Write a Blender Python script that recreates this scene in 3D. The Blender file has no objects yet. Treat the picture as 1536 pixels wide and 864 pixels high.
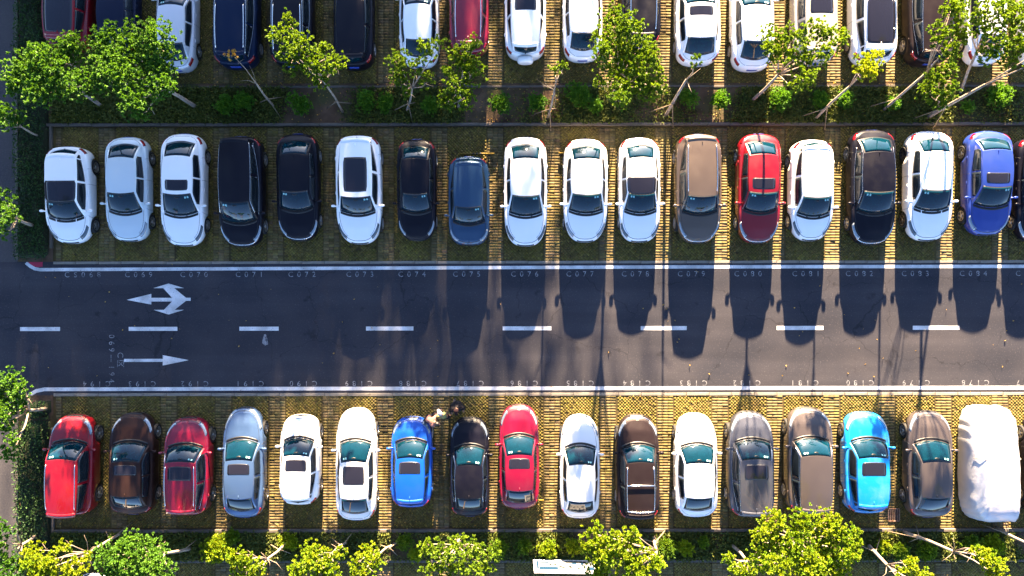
import bpy, bmesh, math, random
import numpy as np
from mathutils import Vector, Matrix

random.seed(7)
rng = np.random.default_rng(7)
R = math.radians
scene = bpy.context.scene
C = scene.collection

# ------------------------------------------------------------------ camera
HC = 34.0                       # height of the drone
cam_d = bpy.data.cameras.new('camera')
cam_d.sensor_width = 36.0
cam_d.lens = 36.0 * HC / (1536 / 34.0)
cam_d.clip_start = 0.5
cam_d.clip_end = 2000
cam = bpy.data.objects.new('camera', cam_d)
C.objects.link(cam)
cam.location = (0, 0, HC)
cam.rotation_euler = (0, 0, 0)
scene.camera = cam

# ------------------------------------------------------------------ light
SUN_EL = R(13.0)
SUN_AZ = R(2.2)                 # east of due north; shadows drift slightly west
world = bpy.data.worlds.new('World')
scene.world = world
world.use_nodes = True
nt = world.node_tree
nt.nodes.clear()
sky = nt.nodes.new('ShaderNodeTexSky')
sky.sky_type = 'NISHITA'
sky.sun_disc = False
sky.sun_elevation = SUN_EL
sky.sun_rotation = SUN_AZ
sky.air_density = 0.43
sky.dust_density = 0.5
sky.ozone_density = 1.5
bg = nt.nodes.new('ShaderNodeBackground')
bg.inputs['Strength'].default_value = 0.05
wo = nt.nodes.new('ShaderNodeOutputWorld')
nt.links.new(sky.outputs[0], bg.inputs['Color'])
nt.links.new(bg.outputs[0], wo.inputs['Surface'])

sun_d = bpy.data.lights.new('sun', 'SUN')
sun_d.energy = 5.0
sun_d.angle = R(0.5)
sun_d.color = (1.0, 0.74, 0.47)
sun = bpy.data.objects.new('sun', sun_d)
C.objects.link(sun)
sd = Vector((math.sin(SUN_AZ) * math.cos(SUN_EL), math.cos(SUN_AZ) * math.cos(SUN_EL), math.sin(SUN_EL)))
sun.rotation_euler = (-sd).to_track_quat('-Z', 'Y').to_euler()
sun.location = (0, 60, 40)

scene.view_settings.view_transform = 'Standard'
scene.view_settings.look = 'None'
scene.view_settings.gamma = 1.0
scene.view_settings.exposure = 4.05
scene.render.engine = 'CYCLES'
scene.cycles.max_bounces = 6
scene.cycles.transparent_max_bounces = 8

# ------------------------------------------------------------------ helpers
ROLL = R(0.08)
def P(px, py, h=0.0):
    """ground position (metres) of a point of height h that is seen where the plan says"""
    a = (px - 768) / 34.0
    b = (432 - py) / 34.0
    k = (HC - h) / HC
    x = (a * math.cos(ROLL) - b * math.sin(ROLL)) * k
    y = (a * math.sin(ROLL) + b * math.cos(ROLL)) * k
    return Vector((x, y, h))

MATS = {}
def principled(name, col, rough=0.5, metal=0.0, coat=0.0, ior=1.45, spec=None, alpha=None):
    m = bpy.data.materials.new(name)
    m.use_nodes = True
    b = m.node_tree.nodes['Principled BSDF']
    b.inputs['Base Color'].default_value = (*col, 1)
    b.inputs['Roughness'].default_value = rough
    b.inputs['Metallic'].default_value = metal
    b.inputs['Coat Weight'].default_value = coat
    b.inputs['Coat Roughness'].default_value = 0.03
    b.inputs['IOR'].default_value = ior
    if spec is not None:
        b.inputs['Specular IOR Level'].default_value = spec
    MATS[name] = m
    return m

def noise_mat(name, c1, c2, scale, rough=0.9, detail=6, bump=0.0, bscale=None, attr=None, c3=None, s3=0.5, contrast=(0.35, 0.65), third=(0.45, 0.7), spec=0.3):
    """two or three tones mixed by object-space noise, with optional per-piece tint and bump"""
    m = principled(name, c1, rough, spec=spec)
    n = m.node_tree.nodes; l = m.node_tree.links
    b = n['Principled BSDF']
    tc = n.new('ShaderNodeTexCoord')
    t = n.new('ShaderNodeTexNoise'); t.inputs['Scale'].default_value = scale; t.inputs['Detail'].default_value = detail
    l.new(tc.outputs['Object'], t.inputs['Vector'])
    r = n.new('ShaderNodeMapRange'); r.inputs[1].default_value = contrast[0]; r.inputs[2].default_value = contrast[1]
    l.new(t.outputs['Fac'], r.inputs[0])
    mx = n.new('ShaderNodeMix'); mx.data_type = 'RGBA'
    mx.inputs[6].default_value = (*c1, 1); mx.inputs[7].default_value = (*c2, 1)
    l.new(r.outputs[0], mx.inputs[0])
    out = mx.outputs[2]
    if c3 is not None:
        t3 = n.new('ShaderNodeTexNoise'); t3.inputs['Scale'].default_value = s3; t3.inputs['Detail'].default_value = 5
        l.new(tc.outputs['Object'], t3.inputs['Vector'])
        r3 = n.new('ShaderNodeMapRange'); r3.inputs[1].default_value = third[0]; r3.inputs[2].default_value = third[1]
        l.new(t3.outputs['Fac'], r3.inputs[0])
        m3 = n.new('ShaderNodeMix'); m3.data_type = 'RGBA'
        l.new(out, m3.inputs[6]); m3.inputs[7].default_value = (*c3, 1)
        l.new(r3.outputs[0], m3.inputs[0])
        out = m3.outputs[2]
    if attr:
        at = n.new('ShaderNodeAttribute'); at.attribute_name = attr
        mm = n.new('ShaderNodeMix'); mm.data_type = 'RGBA'; mm.blend_type = 'MULTIPLY'
        mm.inputs[0].default_value = 1.0
        l.new(out, mm.inputs[6]); l.new(at.outputs['Color'], mm.inputs[7])
        out = mm.outputs[2]
    l.new(out, b.inputs['Base Color'])
    if bump:
        tb = n.new('ShaderNodeTexNoise'); tb.inputs['Scale'].default_value = bscale or scale * 4; tb.inputs['Detail'].default_value = 4
        l.new(tc.outputs['Object'], tb.inputs['Vector'])
        bn = n.new('ShaderNodeBump'); bn.inputs['Strength'].default_value = bump; bn.inputs['Distance'].default_value = 0.02
        l.new(tb.outputs['Fac'], bn.inputs['Height'])
        l.new(bn.outputs[0], b.inputs['Normal'])
    return m

def tag(o, label=None, cat=None, group=None, kind=None):
    if label: o['label'] = label
    if cat: o['category'] = cat
    if group: o['group'] = group
    if kind: o['kind'] = kind
    return o

def empty(name, loc=(0, 0, 0), rz=0.0):
    o = bpy.data.objects.new(name, None)
    o.empty_display_size = 0.3
    C.objects.link(o)
    o.location = loc
    o.rotation_euler = (0, 0, rz)
    return o

def link(name, me, parent=None, mat=None):
    o = bpy.data.objects.new(name, me)
    C.objects.link(o)
    if parent is not None:
        o.parent = parent
    return o

def mk(name, V, F, mat, parent=None, smooth=True, tint=None):
    me = bpy.data.meshes.new(name)
    me.from_pydata([tuple(v) for v in V], [], [tuple(f) for f in F])
    if mat is not None:
        me.materials.append(mat)
    if smooth:
        me.shade_smooth()
    me.update()
    return link(name, me, parent)

def mk_np(name, V, F, mat, parent=None, tint=None, smooth=False):
    """numpy mesh: V (n,3), F (m,k) same-size faces, tint (n,3) own colour factor"""
    me = bpy.data.meshes.new(name)
    k = F.shape[1]
    me.vertices.add(len(V)); me.vertices.foreach_set('co', np.asarray(V, np.float32).ravel())
    me.loops.add(F.size); me.loops.foreach_set('vertex_index', F.ravel().astype(np.int32))
    me.polygons.add(len(F))
    me.polygons.foreach_set('loop_start', (np.arange(len(F)) * k).astype(np.int32))
    me.polygons.foreach_set('loop_total', np.full(len(F), k, np.int32))
    me.update(calc_edges=True)
    if tint is not None:
        a = me.color_attributes.new('tint', 'FLOAT_COLOR', 'POINT')
        t4 = np.ones((len(V), 4), np.float32); t4[:, :3] = tint
        a.data.foreach_set('color', t4.ravel())
    me.materials.append(mat)
    if smooth: me.shade_smooth()
    me.validate()
    return link(name, me, parent)

class MB:
    """collects solids into one mesh"""
    def __init__(s): s.V = []; s.F = []
    def add(s, V, F):
        o = len(s.V); s.V += [tuple(v) for v in V]; s.F += [tuple(i + o for i in f) for f in F]; return s
    def box(s, c, d, rz=0.0, tilt=None):
        M = Matrix.Rotation(rz, 3, 'Z')
        if tilt is not None: M = tilt
        V = []
        for z in (-1, 1):
            for x, y in ((-1, -1), (1, -1), (1, 1), (-1, 1)):
                V.append(Vector(c) + M @ Vector((x * d[0] / 2, y * d[1] / 2, z * d[2] / 2)))
        return s.add(V, [(3, 2, 1, 0), (4, 5, 6, 7), (0, 1, 5, 4), (1, 2, 6, 5), (2, 3, 7, 6), (3, 0, 4, 7)])
    def tube(s, pts, rad, n=6, cap=True):
        pts = [Vector(p) for p in pts]
        rad = rad if isinstance(rad, (list, tuple)) else [rad] * len(pts)
        V = []; F = []
        prev = None
        for i, p in enumerate(pts):
            d = (pts[min(i + 1, len(pts) - 1)] - pts[max(i - 1, 0)]).normalized()
            a = prev if prev is not None else (Vector((0, 0, 1)) if abs(d.z) < 0.9 else Vector((1, 0, 0)))
            u = (a - d * a.dot(d)).normalized(); v = d.cross(u); prev = u
            for k in range(n):
                t = 2 * math.pi * k / n
                V.append(p + (u * math.cos(t) + v * math.sin(t)) * rad[i])
        for i in range(len(pts) - 1):
            for k in range(n):
                a = i * n + k; b = i * n + (k + 1) % n
                F.append((a, b, b + n, a + n))
        if cap:
            F.append(tuple(range(n))[::-1]); F.append(tuple(range((len(pts) - 1) * n, len(pts) * n)))
        return s.add(V, F)
    def ellipsoid(s, c, r, nu=10, nv=7, pw=1.0, M=None):
        V = []; F = []
        def sg(x): return math.copysign(abs(x) ** pw, x)
        for j in range(nv + 1):
            ph = -math.pi / 2 + math.pi * j / nv
            for i in range(nu):
                th = 2 * math.pi * i / nu
                q = Vector((r[0] * sg(math.cos(ph)) * sg(math.cos(th)), r[1] * sg(math.cos(ph)) * sg(math.sin(th)), r[2] * sg(math.sin(ph))))
                if M is not None: q = M @ q
                V.append(Vector(c) + q)
        for j in range(nv):
            for i in range(nu):
                a = j * nu + i; b = j * nu + (i + 1) % nu
                F.append((a, b, b + nu, a + nu))
        return s.add(V, F)
    def prism(s, poly, z0, z1):
        n = len(poly)
        V = [(p[0], p[1], z0) for p in poly] + [(p[0], p[1], z1) for p in poly]
        F = [tuple(range(n))[::-1], tuple(range(n, 2 * n))] + [(i, (i + 1) % n, n + (i + 1) % n, n + i) for i in range(n)]
        return s.add(V, F)
    def build(s, name, mat, parent=None, smooth=False):
        return mk(name, s.V, s.F, mat, parent, smooth)

def patch(fn, us, vs, off=0.005, skirt=0.012, centre=(0, 0, 0.6)):
    """panel laid on a surface fn(U,V): returns verts, faces; edges return to the surface"""
    U, W = np.meshgrid(us, vs, indexing='ij')
    Pt = fn(U, W)
    du = np.gradient(Pt, axis=0); dv = np.gradient(Pt, axis=1)
    n = np.cross(du, dv); ln = np.linalg.norm(n, axis=-1, keepdims=True); n = n / np.maximum(ln, 1e-9)
    cm = Pt.reshape(-1, 3).mean(0); nm = n.reshape(-1, 3).mean(0)
    flip = np.dot(nm, cm - np.array(centre)) < 0
    if flip: n = -n
    Q = Pt + n * off
    a, b = len(us), len(vs)
    V = [tuple(v) for v in Q.reshape(-1, 3)]
    F = []
    for i in range(a - 1):
        for j in range(b - 1):
            f = (i * b + j, (i + 1) * b + j, (i + 1) * b + j + 1, i * b + j + 1)
            F.append(f[::-1] if flip else f)
    if skirt:
        ring = [(i, 0) for i in range(a)] + [(a - 1, j) for j in range(1, b)] + [(i, b - 1) for i in range(a - 2, -1, -1)] + [(0, j) for j in range(b - 2, 0, -1)]
        o = len(V)
        for (i, j) in ring:
            V.append(tuple(Q[i, j] - n[i, j] * (off + skirt)))
        m = len(ring)
        for k in range(m):
            k2 = (k + 1) % m
            i, j = ring[k]; i2, j2 = ring[k2]
            f = (i * b + j, o + k, o + k2, i2 * b + j2)
            F.append(f[::-1] if flip else f)
    return V, F

# ------------------------------------------------------------------ materials
def asphalt_mat():
    """asphalt with aggregate, polished wheel tracks along the lanes, stains, repairs and hairline cracks"""
    m = noise_mat('asphalt', (0.027, 0.028, 0.036), (0.043, 0.041, 0.047), 0.35, rough=0.85, bump=0.5, bscale=45, c3=(0.085, 0.078, 0.080), s3=17, third=(0.58, 0.80), spec=0.15)
    n = m.node_tree.nodes; l = m.node_tree.links; b = n['Principled BSDF']
    src = b.inputs['Base Color'].links[0].from_socket
    tc = n.new('ShaderNodeTexCoord')
    def mul(out, fac, col):
        mx = n.new('ShaderNodeMix'); mx.data_type = 'RGBA'; mx.blend_type = 'MULTIPLY'
        l.new(fac, mx.inputs[0]); l.new(out, mx.inputs[6]); mx.inputs[7].default_value = (*col, 1); return mx.outputs[2]
    def rng_(sock, a, b_, c=0.0, d=1.0):
        r = n.new('ShaderNodeMapRange'); r.inputs[1].default_value = a; r.inputs[2].default_value = b_; r.inputs[3].default_value = c; r.inputs[4].default_value = d
        l.new(sock, r.inputs[0]); return r.outputs[0]
    mp = n.new('ShaderNodeMapping'); mp.inputs['Scale'].default_value = (0.05, 1.1, 1.0); l.new(tc.outputs['Object'], mp.inputs[0])
    t = n.new('ShaderNodeTexNoise'); t.inputs['Scale'].default_value = 1.0; t.inputs['Detail'].default_value = 6; l.new(mp.outputs[0], t.inputs['Vector'])
    src = mul(src, rng_(t.outputs['Fac'], .42, .62, 0, .8), (1.3, 1.28, 1.25))
    t = n.new('ShaderNodeTexNoise'); t.inputs['Scale'].default_value = 1.3; t.inputs['Detail'].default_value = 3; l.new(tc.outputs['Object'], t.inputs['Vector'])
    src = mul(src, rng_(t.outputs['Fac'], .66, .74, 0, .7), (0.5, 0.5, 0.52))
    # hairline cracks
    w = n.new('ShaderNodeTexNoise'); w.inputs['Scale'].default_value = 1.5; w.inputs['Detail'].default_value = 4; l.new(tc.outputs['Object'], w.inputs['Vector'])
    vm = n.new('ShaderNodeVectorMath'); vm.operation = 'MULTIPLY_ADD'; l.new(w.outputs['Color'], vm.inputs[0]); vm.inputs[1].default_value = (.9, .9, 0); l.new(tc.outputs['Object'], vm.inputs[2])
    v = n.new('ShaderNodeTexVoronoi'); v.feature = 'DISTANCE_TO_EDGE'; v.inputs['Scale'].default_value = .28; l.new(vm.outputs[0], v.inputs['Vector'])
    src = mul(src, rng_(v.outputs['Distance'], .0, .006, .55, 0.0), (0.35, 0.35, 0.35))
    l.new(src, b.inputs['Base Color'])
    return m
M_ASPH = asphalt_mat()
M_ASPH2 = noise_mat('old_asphalt', (0.045, 0.043, 0.048), (0.060, 0.056, 0.058), 0.5, rough=0.9, bump=0.5, bscale=45, c3=(0.08, 0.075, 0.075), s3=16, third=(0.5, 0.8))
M_LINE = noise_mat('road_paint', (0.70, 0.70, 0.70), (0.42, 0.42, 0.42), 1.6, rough=0.7, c3=(0.16, 0.16, 0.16), s3=19, third=(0.60, 0.70))
M_WORN = noise_mat('worn_road_paint', (0.30, 0.30, 0.31), (0.14, 0.14, 0.15), 2.0, rough=0.8, c3=(0.07, 0.07, 0.08), s3=9, third=(0.5, 0.62))
M_RED_PAINT = noise_mat('red_kerb_paint', (0.45, 0.03, 0.07), (0.3, 0.03, 0.06), 3, rough=0.7)
M_KERB = noise_mat('kerb_concrete', (0.13, 0.11, 0.095), (0.06, 0.055, 0.045), 1.5, rough=0.9, bump=0.3, bscale=30, c3=(0.10, 0.095, 0.07), s3=2.5)
M_FLUSH = noise_mat('pale_kerb_concrete', (0.26, 0.23, 0.19), (0.13, 0.115, 0.09), 1.8, rough=0.9, bump=0.3, bscale=30)
M_SOIL = noise_mat('soil', (0.05, 0.030, 0.018), (0.12, 0.075, 0.048), 1.2, rough=1.0, bump=0.8, bscale=12, c3=(0.05, 0.055, 0.02), s3=0.8)
M_BED = noise_mat('joint_soil', (0.085, 0.065, 0.022), (0.05, 0.036, 0.016), 1.0, rough=1.0)
M_PAVER = noise_mat('grass_paver', (0.155, 0.124, 0.030), (0.092, 0.068, 0.022), 0.9, rough=0.95, attr='tint', c3=(0.10, 0.080, 0.020), s3=0.6, third=(0.42, 0.62))
M_BRICK = noise_mat('paving_brick', (0.135, 0.104, 0.046), (0.098, 0.076, 0.036), 1.1, rough=0.95, attr='tint', c3=(0.115, 0.092, 0.032), s3=0.8)
M_GROUND = noise_mat('ground', (0.07, 0.06, 0.035), (0.05, 0.06, 0.02), 0.2, rough=1.0)
M_TYRE = principled('tyre_rubber', (0.012, 0.012, 0.012), 0.8)
M_RIM = principled('alloy_rim', (0.55, 0.56, 0.58), 0.3, metal=0.9)
M_RIMD = principled('dark_rim', (0.10, 0.10, 0.11), 0.35, metal=0.8)
M_BLACK = principled('black_plastic', (0.008, 0.008, 0.009), 0.45)
M_GAP = principled('panel_gap', (0.02, 0.02, 0.022), 0.6)
M_CHROME = principled('chrome', (0.75, 0.75, 0.76), 0.15, metal=1.0)
M_HEAD = principled('headlight_lens', (0.20, 0.24, 0.28), 0.08, metal=0.3, coat=1.0)
M_HEADD = principled('dark_headlight_lens', (0.05, 0.07, 0.09), 0.08, metal=0.2, coat=1.0)
M_TAIL = principled('taillight_lens', (0.25, 0.003, 0.008), 0.15, coat=1.0)
M_PLATE = principled('licence_plate', (0.02, 0.06, 0.35), 0.4)
M_PANO = principled('roof_glass', (0.012, 0.012, 0.02), 0.04, ior=1.5)
M_TAN = principled('pole_wood', (0.22, 0.16, 0.10), 0.85)
M_BARK = noise_mat('bark', (0.20, 0.15, 0.11), (0.33, 0.27, 0.21), 6, rough=0.95, bump=0.6, bscale=20)
M_DEAD = noise_mat('bare_bark', (0.20, 0.15, 0.11), (0.30, 0.24, 0.18), 6, rough=0.9)
M_STICK = principled('windscreen_sticker', (0.25, 0.5, 0.5), 0.5)
M_YEL = noise_mat('yellow_steel', (0.20, 0.13, 0.015), (0.10, 0.07, 0.015), 6, rough=0.6)

def glass_mat(name, base, ior=1.75):
    m = principled(name, base, 0.03, ior=ior)
    n = m.node_tree.nodes; l = m.node_tree.links; b = n['Principled BSDF']
    tc = n.new('ShaderNodeTexCoord'); t = n.new('ShaderNodeTexNoise'); t.inputs['Scale'].default_value = 3.2; t.inputs['Detail'].default_value = 2
    l.new(tc.outputs['Object'], t.inputs['Vector'])
    mx = n.new('ShaderNodeMix'); mx.data_type = 'RGBA'  # uneven reflections painted into the base colour as mild noise
    mx.inputs[6].default_value = (*[c * 0.55 for c in base], 1); mx.inputs[7].default_value = (*[min(1, c * 1.5) for c in base], 1)
    l.new(t.outputs['Fac'], mx.inputs[0]); l.new(mx.outputs[2], b.inputs['Base Color'])
    return m
M_WS = glass_mat('windscreen_glass', (0.0008, 0.015, 0.026), 1.5)
M_SIDE = glass_mat('side_glass', (0.008, 0.012, 0.016), 1.5)

PAINTS = {}
def paint(name, col, metal=0.0, rough=0.32):
    dark = max(col) < .05
    m = principled('paint_' + name, col, rough, metal=metal, coat=0.0 if dark else 0.8, spec=0.25 if dark else 0.4)
    n = m.node_tree.nodes; l = m.node_tree.links; b = n['Principled BSDF']
    # road dust: slightly duller, paler patches
    tc = n.new('ShaderNodeTexCoord'); t = n.new('ShaderNodeTexNoise'); t.inputs['Scale'].default_value = 1.7; t.inputs['Detail'].default_value = 7
    l.new(tc.outputs['Object'], t.inputs['Vector'])
    r = n.new('ShaderNodeMapRange'); r.inputs[1].default_value = 0.35; r.inputs[2].default_value = 0.75; r.inputs[3].default_value = rough; r.inputs[4].default_value = rough + 0.2
    l.new(t.outputs['Fac'], r.inputs[0]); l.new(r.outputs[0], b.inputs['Roughness'])
    d = n.new('ShaderNodeMapRange'); d.inputs[1].default_value = 0.45; d.inputs[2].default_value = 0.8; d.inputs[3].default_value = 0.0; d.inputs[4].default_value = 0.03 if dark else 0.09 if max(col) > .5 else 0.04
    l.new(t.outputs['Fac'], d.inputs[0])
    mx = n.new('ShaderNodeMix'); mx.data_type = 'RGBA'; mx.inputs[6].default_value = (*col, 1); mx.inputs[7].default_value = (0.10, 0.085, 0.07, 1) if max(col) < 0.5 else (0.6, 0.58, 0.55, 1)
    l.new(d.outputs[0], mx.inputs[0]); l.new(mx.outputs[2], b.inputs['Base Color'])
    PAINTS[name] = m
paint('white', (0.88, 0.88, 0.87))
paint('pearl', (0.74, 0.73, 0.71))
paint('silverblue', (0.56, 0.63, 0.66), 0.1)
paint('silver', (0.60, 0.60, 0.62), 0.3)
paint('black', (0.004, 0.004, 0.009))
paint('navy', (0.006, 0.010, 0.028), 0.2)
paint('darkblue', (0.003, 0.011, 0.036), 0.2)
paint('slate', (0.012, 0.045, 0.10), 0.3)
paint('steel', (0.055, 0.105, 0.21), 0.3)
paint('tan', (0.105, 0.078, 0.060), 0.4)
paint('taupe', (0.078, 0.064, 0.060), 0.4)
paint('grey', (0.055, 0.06, 0.08), 0.4)
paint('brown', (0.03, 0.015, 0.013), 0.3)
paint('bronze', (0.018, 0.012, 0.013), 0.3)
paint('red', (0.17, 0.001, 0.007))
paint('crimson', (0.17, 0.001, 0.018))
paint('blue', (0.004, 0.075, 0.42), 0.1)
paint('royal', (0.018, 0.045, 0.25), 0.2)
paint('azure', (0.004, 0.20, 0.52), 0.05)
paint('beige', (0.42, 0.37, 0.31), 0.1)

def leaf_mat(name, c1, c2, trans=0.35):
    m = bpy.data.materials.new(name); m.use_nodes = True
    n = m.node_tree.nodes; l = m.node_tree.links
    b = n['Principled BSDF']; b.inputs['Roughness'].default_value = 0.6; b.inputs['Specular IOR Level'].default_value = 0.2
    at = n.new('ShaderNodeAttribute'); at.attribute_name = 'tint'
    mx = n.new('ShaderNodeMix'); mx.data_type = 'RGBA'; mx.inputs[6].default_value = (*c1, 1); mx.inputs[7].default_value = (*c2, 1)
    sx = n.new('ShaderNodeSeparateColor'); l.new(at.outputs['Color'], sx.inputs[0])
    l.new(sx.outputs[0], mx.inputs[0])
    l.new(mx.outputs[2], b.inputs['Base Color'])
    tr = n.new('ShaderNodeBsdfTranslucent')
    g = n.new('ShaderNodeMix'); g.data_type = 'RGBA'; g.blend_type = 'MULTIPLY'; g.inputs[0].default_value = 1
    l.new(mx.outputs[2], g.inputs[6]); g.inputs[7].default_value = (1.5, 1.4, 0.4, 1)
    l.new(g.outputs[2], tr.inputs['Color'])
    ms = n.new('ShaderNodeMixShader'); ms.inputs[0].default_value = trans
    l.new(b.outputs[0], ms.inputs[1]); l.new(tr.outputs[0], ms.inputs[2])
    l.new(ms.outputs[0], n['Material Output'].inputs['Surface'])
    MATS[name] = m
    return m
M_LEAF = leaf_mat('tree_leaves', (0.045, 0.11, 0.008), (0.14, 0.22, 0.010))
M_LEAFG = leaf_mat('deep_green_leaves', (0.03, 0.10, 0.015), (0.09, 0.20, 0.02))
M_LEAFY = leaf_mat('yellow_green_leaves', (0.10, 0.19, 0.006), (0.25, 0.30, 0.008))
M_SHRUB = leaf_mat('shrub_leaves', (0.04, 0.13, 0.012), (0.11, 0.24, 0.018))
M_HEDGE = leaf_mat('hedge_leaves', (0.012, 0.035, 0.01), (0.035, 0.08, 0.018), 0.2)
M_COVER = leaf_mat('ground_cover_leaves', (0.030, 0.055, 0.010), (0.13, 0.14, 0.025), 0.2)
M_DRY = leaf_mat('dry_leaves', (0.30, 0.18, 0.05), (0.5, 0.33, 0.08), 0.3)

# ------------------------------------------------------------------ ground, road, kerbs
def sheet(name, pts, z, mat, kind='structure', label=None):
    o = mk(name, [(p[0], p[1], z) for p in pts], [tuple(range(len(pts)))], mat, smooth=False)
    tag(o, label, None, None, kind)
    return o
def rect(px0, py0, px1, py1):
    return [P(px0, py1), P(px1, py1), P(px1, py0), P(px0, py0)]
sheet('ground', [(-700, -700), (700, -700), (700, 700), (-700, 700)], -0.12, M_GROUND)
sheet('side_road', rect(-420, -900, 27, 1900), -0.004, M_ASPH2)
sheet('road', rect(-80, 392, 2100, 592), 0.0, M_ASPH)
sheet('planting_soil', rect(27, 125, 2100, 190), 0.02, M_SOIL)
sheet('planting_soil', rect(27, 792, 2100, 843), 0.02, M_SOIL)
sheet('hedge_soil', rect(27, -900, 80, 392), 0.016, M_SOIL)
sheet('hedge_soil', rect(27, 592, 80, 1900), 0.016, M_SOIL)

DIV_TOP = [80, 160, 250, 332, 413, 497, 579, 659, 743, 828, 911, 995, 1079, 1165, 1249, 1331, 1416, 1500, 1585, 1670]
DIV_BOT = [80, 179, 253, 335, 416, 496, 578, 662, 745, 828, 912, 998, 1080, 1162, 1247, 1330, 1415, 1500, 1585, 1670]
def pave(name, py0, py1, divs, seed):
    """interlocking grass pavers in the bays and brick strips between them, every block with its own joint"""
    r = np.random.default_rng(seed)
    y0 = P(768, py1).y; y1 = P(768, py0).y; x0 = P(78, 400).x; x1 = P(1640, 400).x
    sheet('paving_bed', [(x0, y0), (x1, y0), (x1, y1), (x0, y1)], -0.009, M_BED)
    dv = np.array([P(d, 432).x for d in divs])
    def blocks(cx, cy, hx, hy, rot, tz, tilt, mat, nm, tint):
        n = len(cx)
        c, s = np.cos(rot), np.sin(rot)
        cor = np.array([(-1, -1), (1, -1), (1, 1), (-1, 1)], float)
        X = cor[None, :, 0] * hx; Y = cor[None, :, 1] * hy
        wx = X * c - Y * s; wy = X * s + Y * c
        tx = r.normal(0, tilt, (n, 1)); ty = r.normal(0, tilt, (n, 1))
        top = np.stack([cx[:, None] + wx, cy[:, None] + wy, tz[:, None] + wx * tx + wy * ty], -1)
        bot = np.stack([cx[:, None] + wx * 1.04, cy[:, None] + wy * 1.04, np.full((n, 4), -0.03) + wx * 0], -1)
        V = np.concatenate([top, bot], 1).reshape(-1, 3)
        f = np.array([[0, 1, 2, 3], [4, 5, 1, 0], [5, 6, 2, 1], [6, 7, 3, 2], [7, 4, 0, 3]])
        F = (f[None] + (np.arange(n) * 8)[:, None, None]).reshape(-1, 4)
        T = np.repeat(tint, 8, axis=0)
        o = mk_np(nm, V, F, mat, tint=T)
        tag(o, None, None, None, 'stuff')
        return o
    g = 0.147
    gx = np.arange(x0 + 0.08, x1, g); gy = np.arange(y0 + 0.08, y1, g)
    A, B = np.meshgrid(gx, gy); A2, B2 = np.meshgrid(gx + g / 2, gy + g / 2)
    cx = np.concatenate([A.ravel(), A2.ravel()]); cy = np.concatenate([B.ravel(), B2.ravel()])
    dist = np.min(np.abs(cx[:, None] - dv[None]), 1)
    k = (dist > 0.40) & (cx > dv[0] + 0.1) & (r.random(len(cx)) > 0.02) & (cx < x1 - 0.05) & (cy < y1 - 0.05)
    cx, cy = cx[k], cy[k]
    v = r.normal(1.0, 0.17, (len(cx), 1)).clip(0.45, 1.5)
    tint = np.concatenate([v, v * r.normal(1, 0.04, v.shape), v * r.normal(0.95, 0.12, v.shape)], 1)
    blocks(cx + r.normal(0, .003, len(cx)), cy + r.normal(0, .003, len(cx)), 0.047, 0.047, math.pi / 4, r.normal(0.0, 0.004, len(cx)), 0.03, M_PAVER, 'grass_pavers_of_' + name, tint)
    cxs, cys = [], []
    for d in dv:
        for j, yy in enumerate(np.arange(y0 + 0.07, y1 - 0.03, 0.125)):
            for q in ((-0.232, 0.0, 0.232) if j % 2 else (-0.232, -0.006, 0.226)):
                cxs.append(d + q); cys.append(yy)
    cx = np.array(cxs); cy = np.array(cys)
    k = (cx > x0 + .1) & (cx < x1)
    cx, cy = cx[k], cy[k]
    v = r.normal(1.0, 0.16, (len(cx), 1)).clip(0.5, 1.5)
    tint = np.concatenate([v, v * r.normal(1, 0.04, v.shape), v * r.normal(1, 0.1, v.shape)], 1)
    blocks(cx, cy, 0.111, 0.0585, 0.0, r.normal(0.004, 0.003, len(cx)), 0.02, M_BRICK, 'paving_bricks_of_' + name, tint)
pave('far_row', -75, 129, DIV_TOP, 1)
pave('upper_row', 189, 392, DIV_TOP, 2)
pave('lower_row', 593, 793, DIV_BOT, 3)
pave('near_row', 843, 1010, DIV_BOT, 4)

def kerb(name, px0, px1, py, w, z0, z1, mat, step=1.0, py1=None, label=None):
    """a row of kerb stones, each its own piece with a joint"""
    e = empty(name, P((px0 + px1) / 2, py))
    tag(e, label, None, None, 'structure')
    a = P(px0, py); b = P(px1, py1 if py1 is not None else py)
    L = (b - a).length; n = max(1, int(round(L / step)))
    ang = math.atan2(b.y - a.y, b.x - a.x)
    l = L / n - 0.012
    mb = MB(); mb.box((0, 0, 0), (l, w, z1 - z0))
    bm = bmesh.new()
    vs = [bm.verts.new(v) for v in mb.V]
    for f in mb.F: bm.faces.new([vs[i] for i in f])
    bmesh.ops.bevel(bm, geom=[ed for ed in bm.edges if all(v.co.z > 0 for v in ed.verts)], offset=0.012, segments=1, affect='EDGES')
    me = bpy.data.meshes.new('kerb_stone'); bm.to_mesh(me); bm.free(); me.materials.append(mat)
    for i in range(n):
        p = a + (b - a) * ((i + 0.5) / n)
        o = link('kerb_stone', me, e)
        o.location = Vector((p.x, p.y + random.uniform(-.006, .006), (z0 + z1) / 2 + random.uniform(-.006, .006))) - e.location
        o.rotation_euler = (random.uniform(-.01, .01), 0, ang + random.uniform(-.004, .004))
    return e
kerb('raised_kerb', 72, 1640, 187, 0.13, -0.05, 0.13, M_KERB)
kerb('raised_kerb', 78, 1640, 795, 0.13, -0.05, 0.13, M_KERB)
kerb('raised_kerb', 85, 1640, 130, 0.10, -0.05, 0.05, M_KERB)
kerb('raised_kerb', 85, 1640, 841, 0.11, -0.05, 0.10, M_KERB)
kerb('flush_kerb', 80, 1640, 393.3, 0.12, -0.06, 0.014, M_FLUSH)
kerb('flush_kerb', 80, 1640, 591.5, 0.13, -0.06, 0.014, M_FLUSH)
kerb('side_kerb', 78, 78.2, 187, 0.11, -0.05, 0.12, M_KERB, py1=372)
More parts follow.
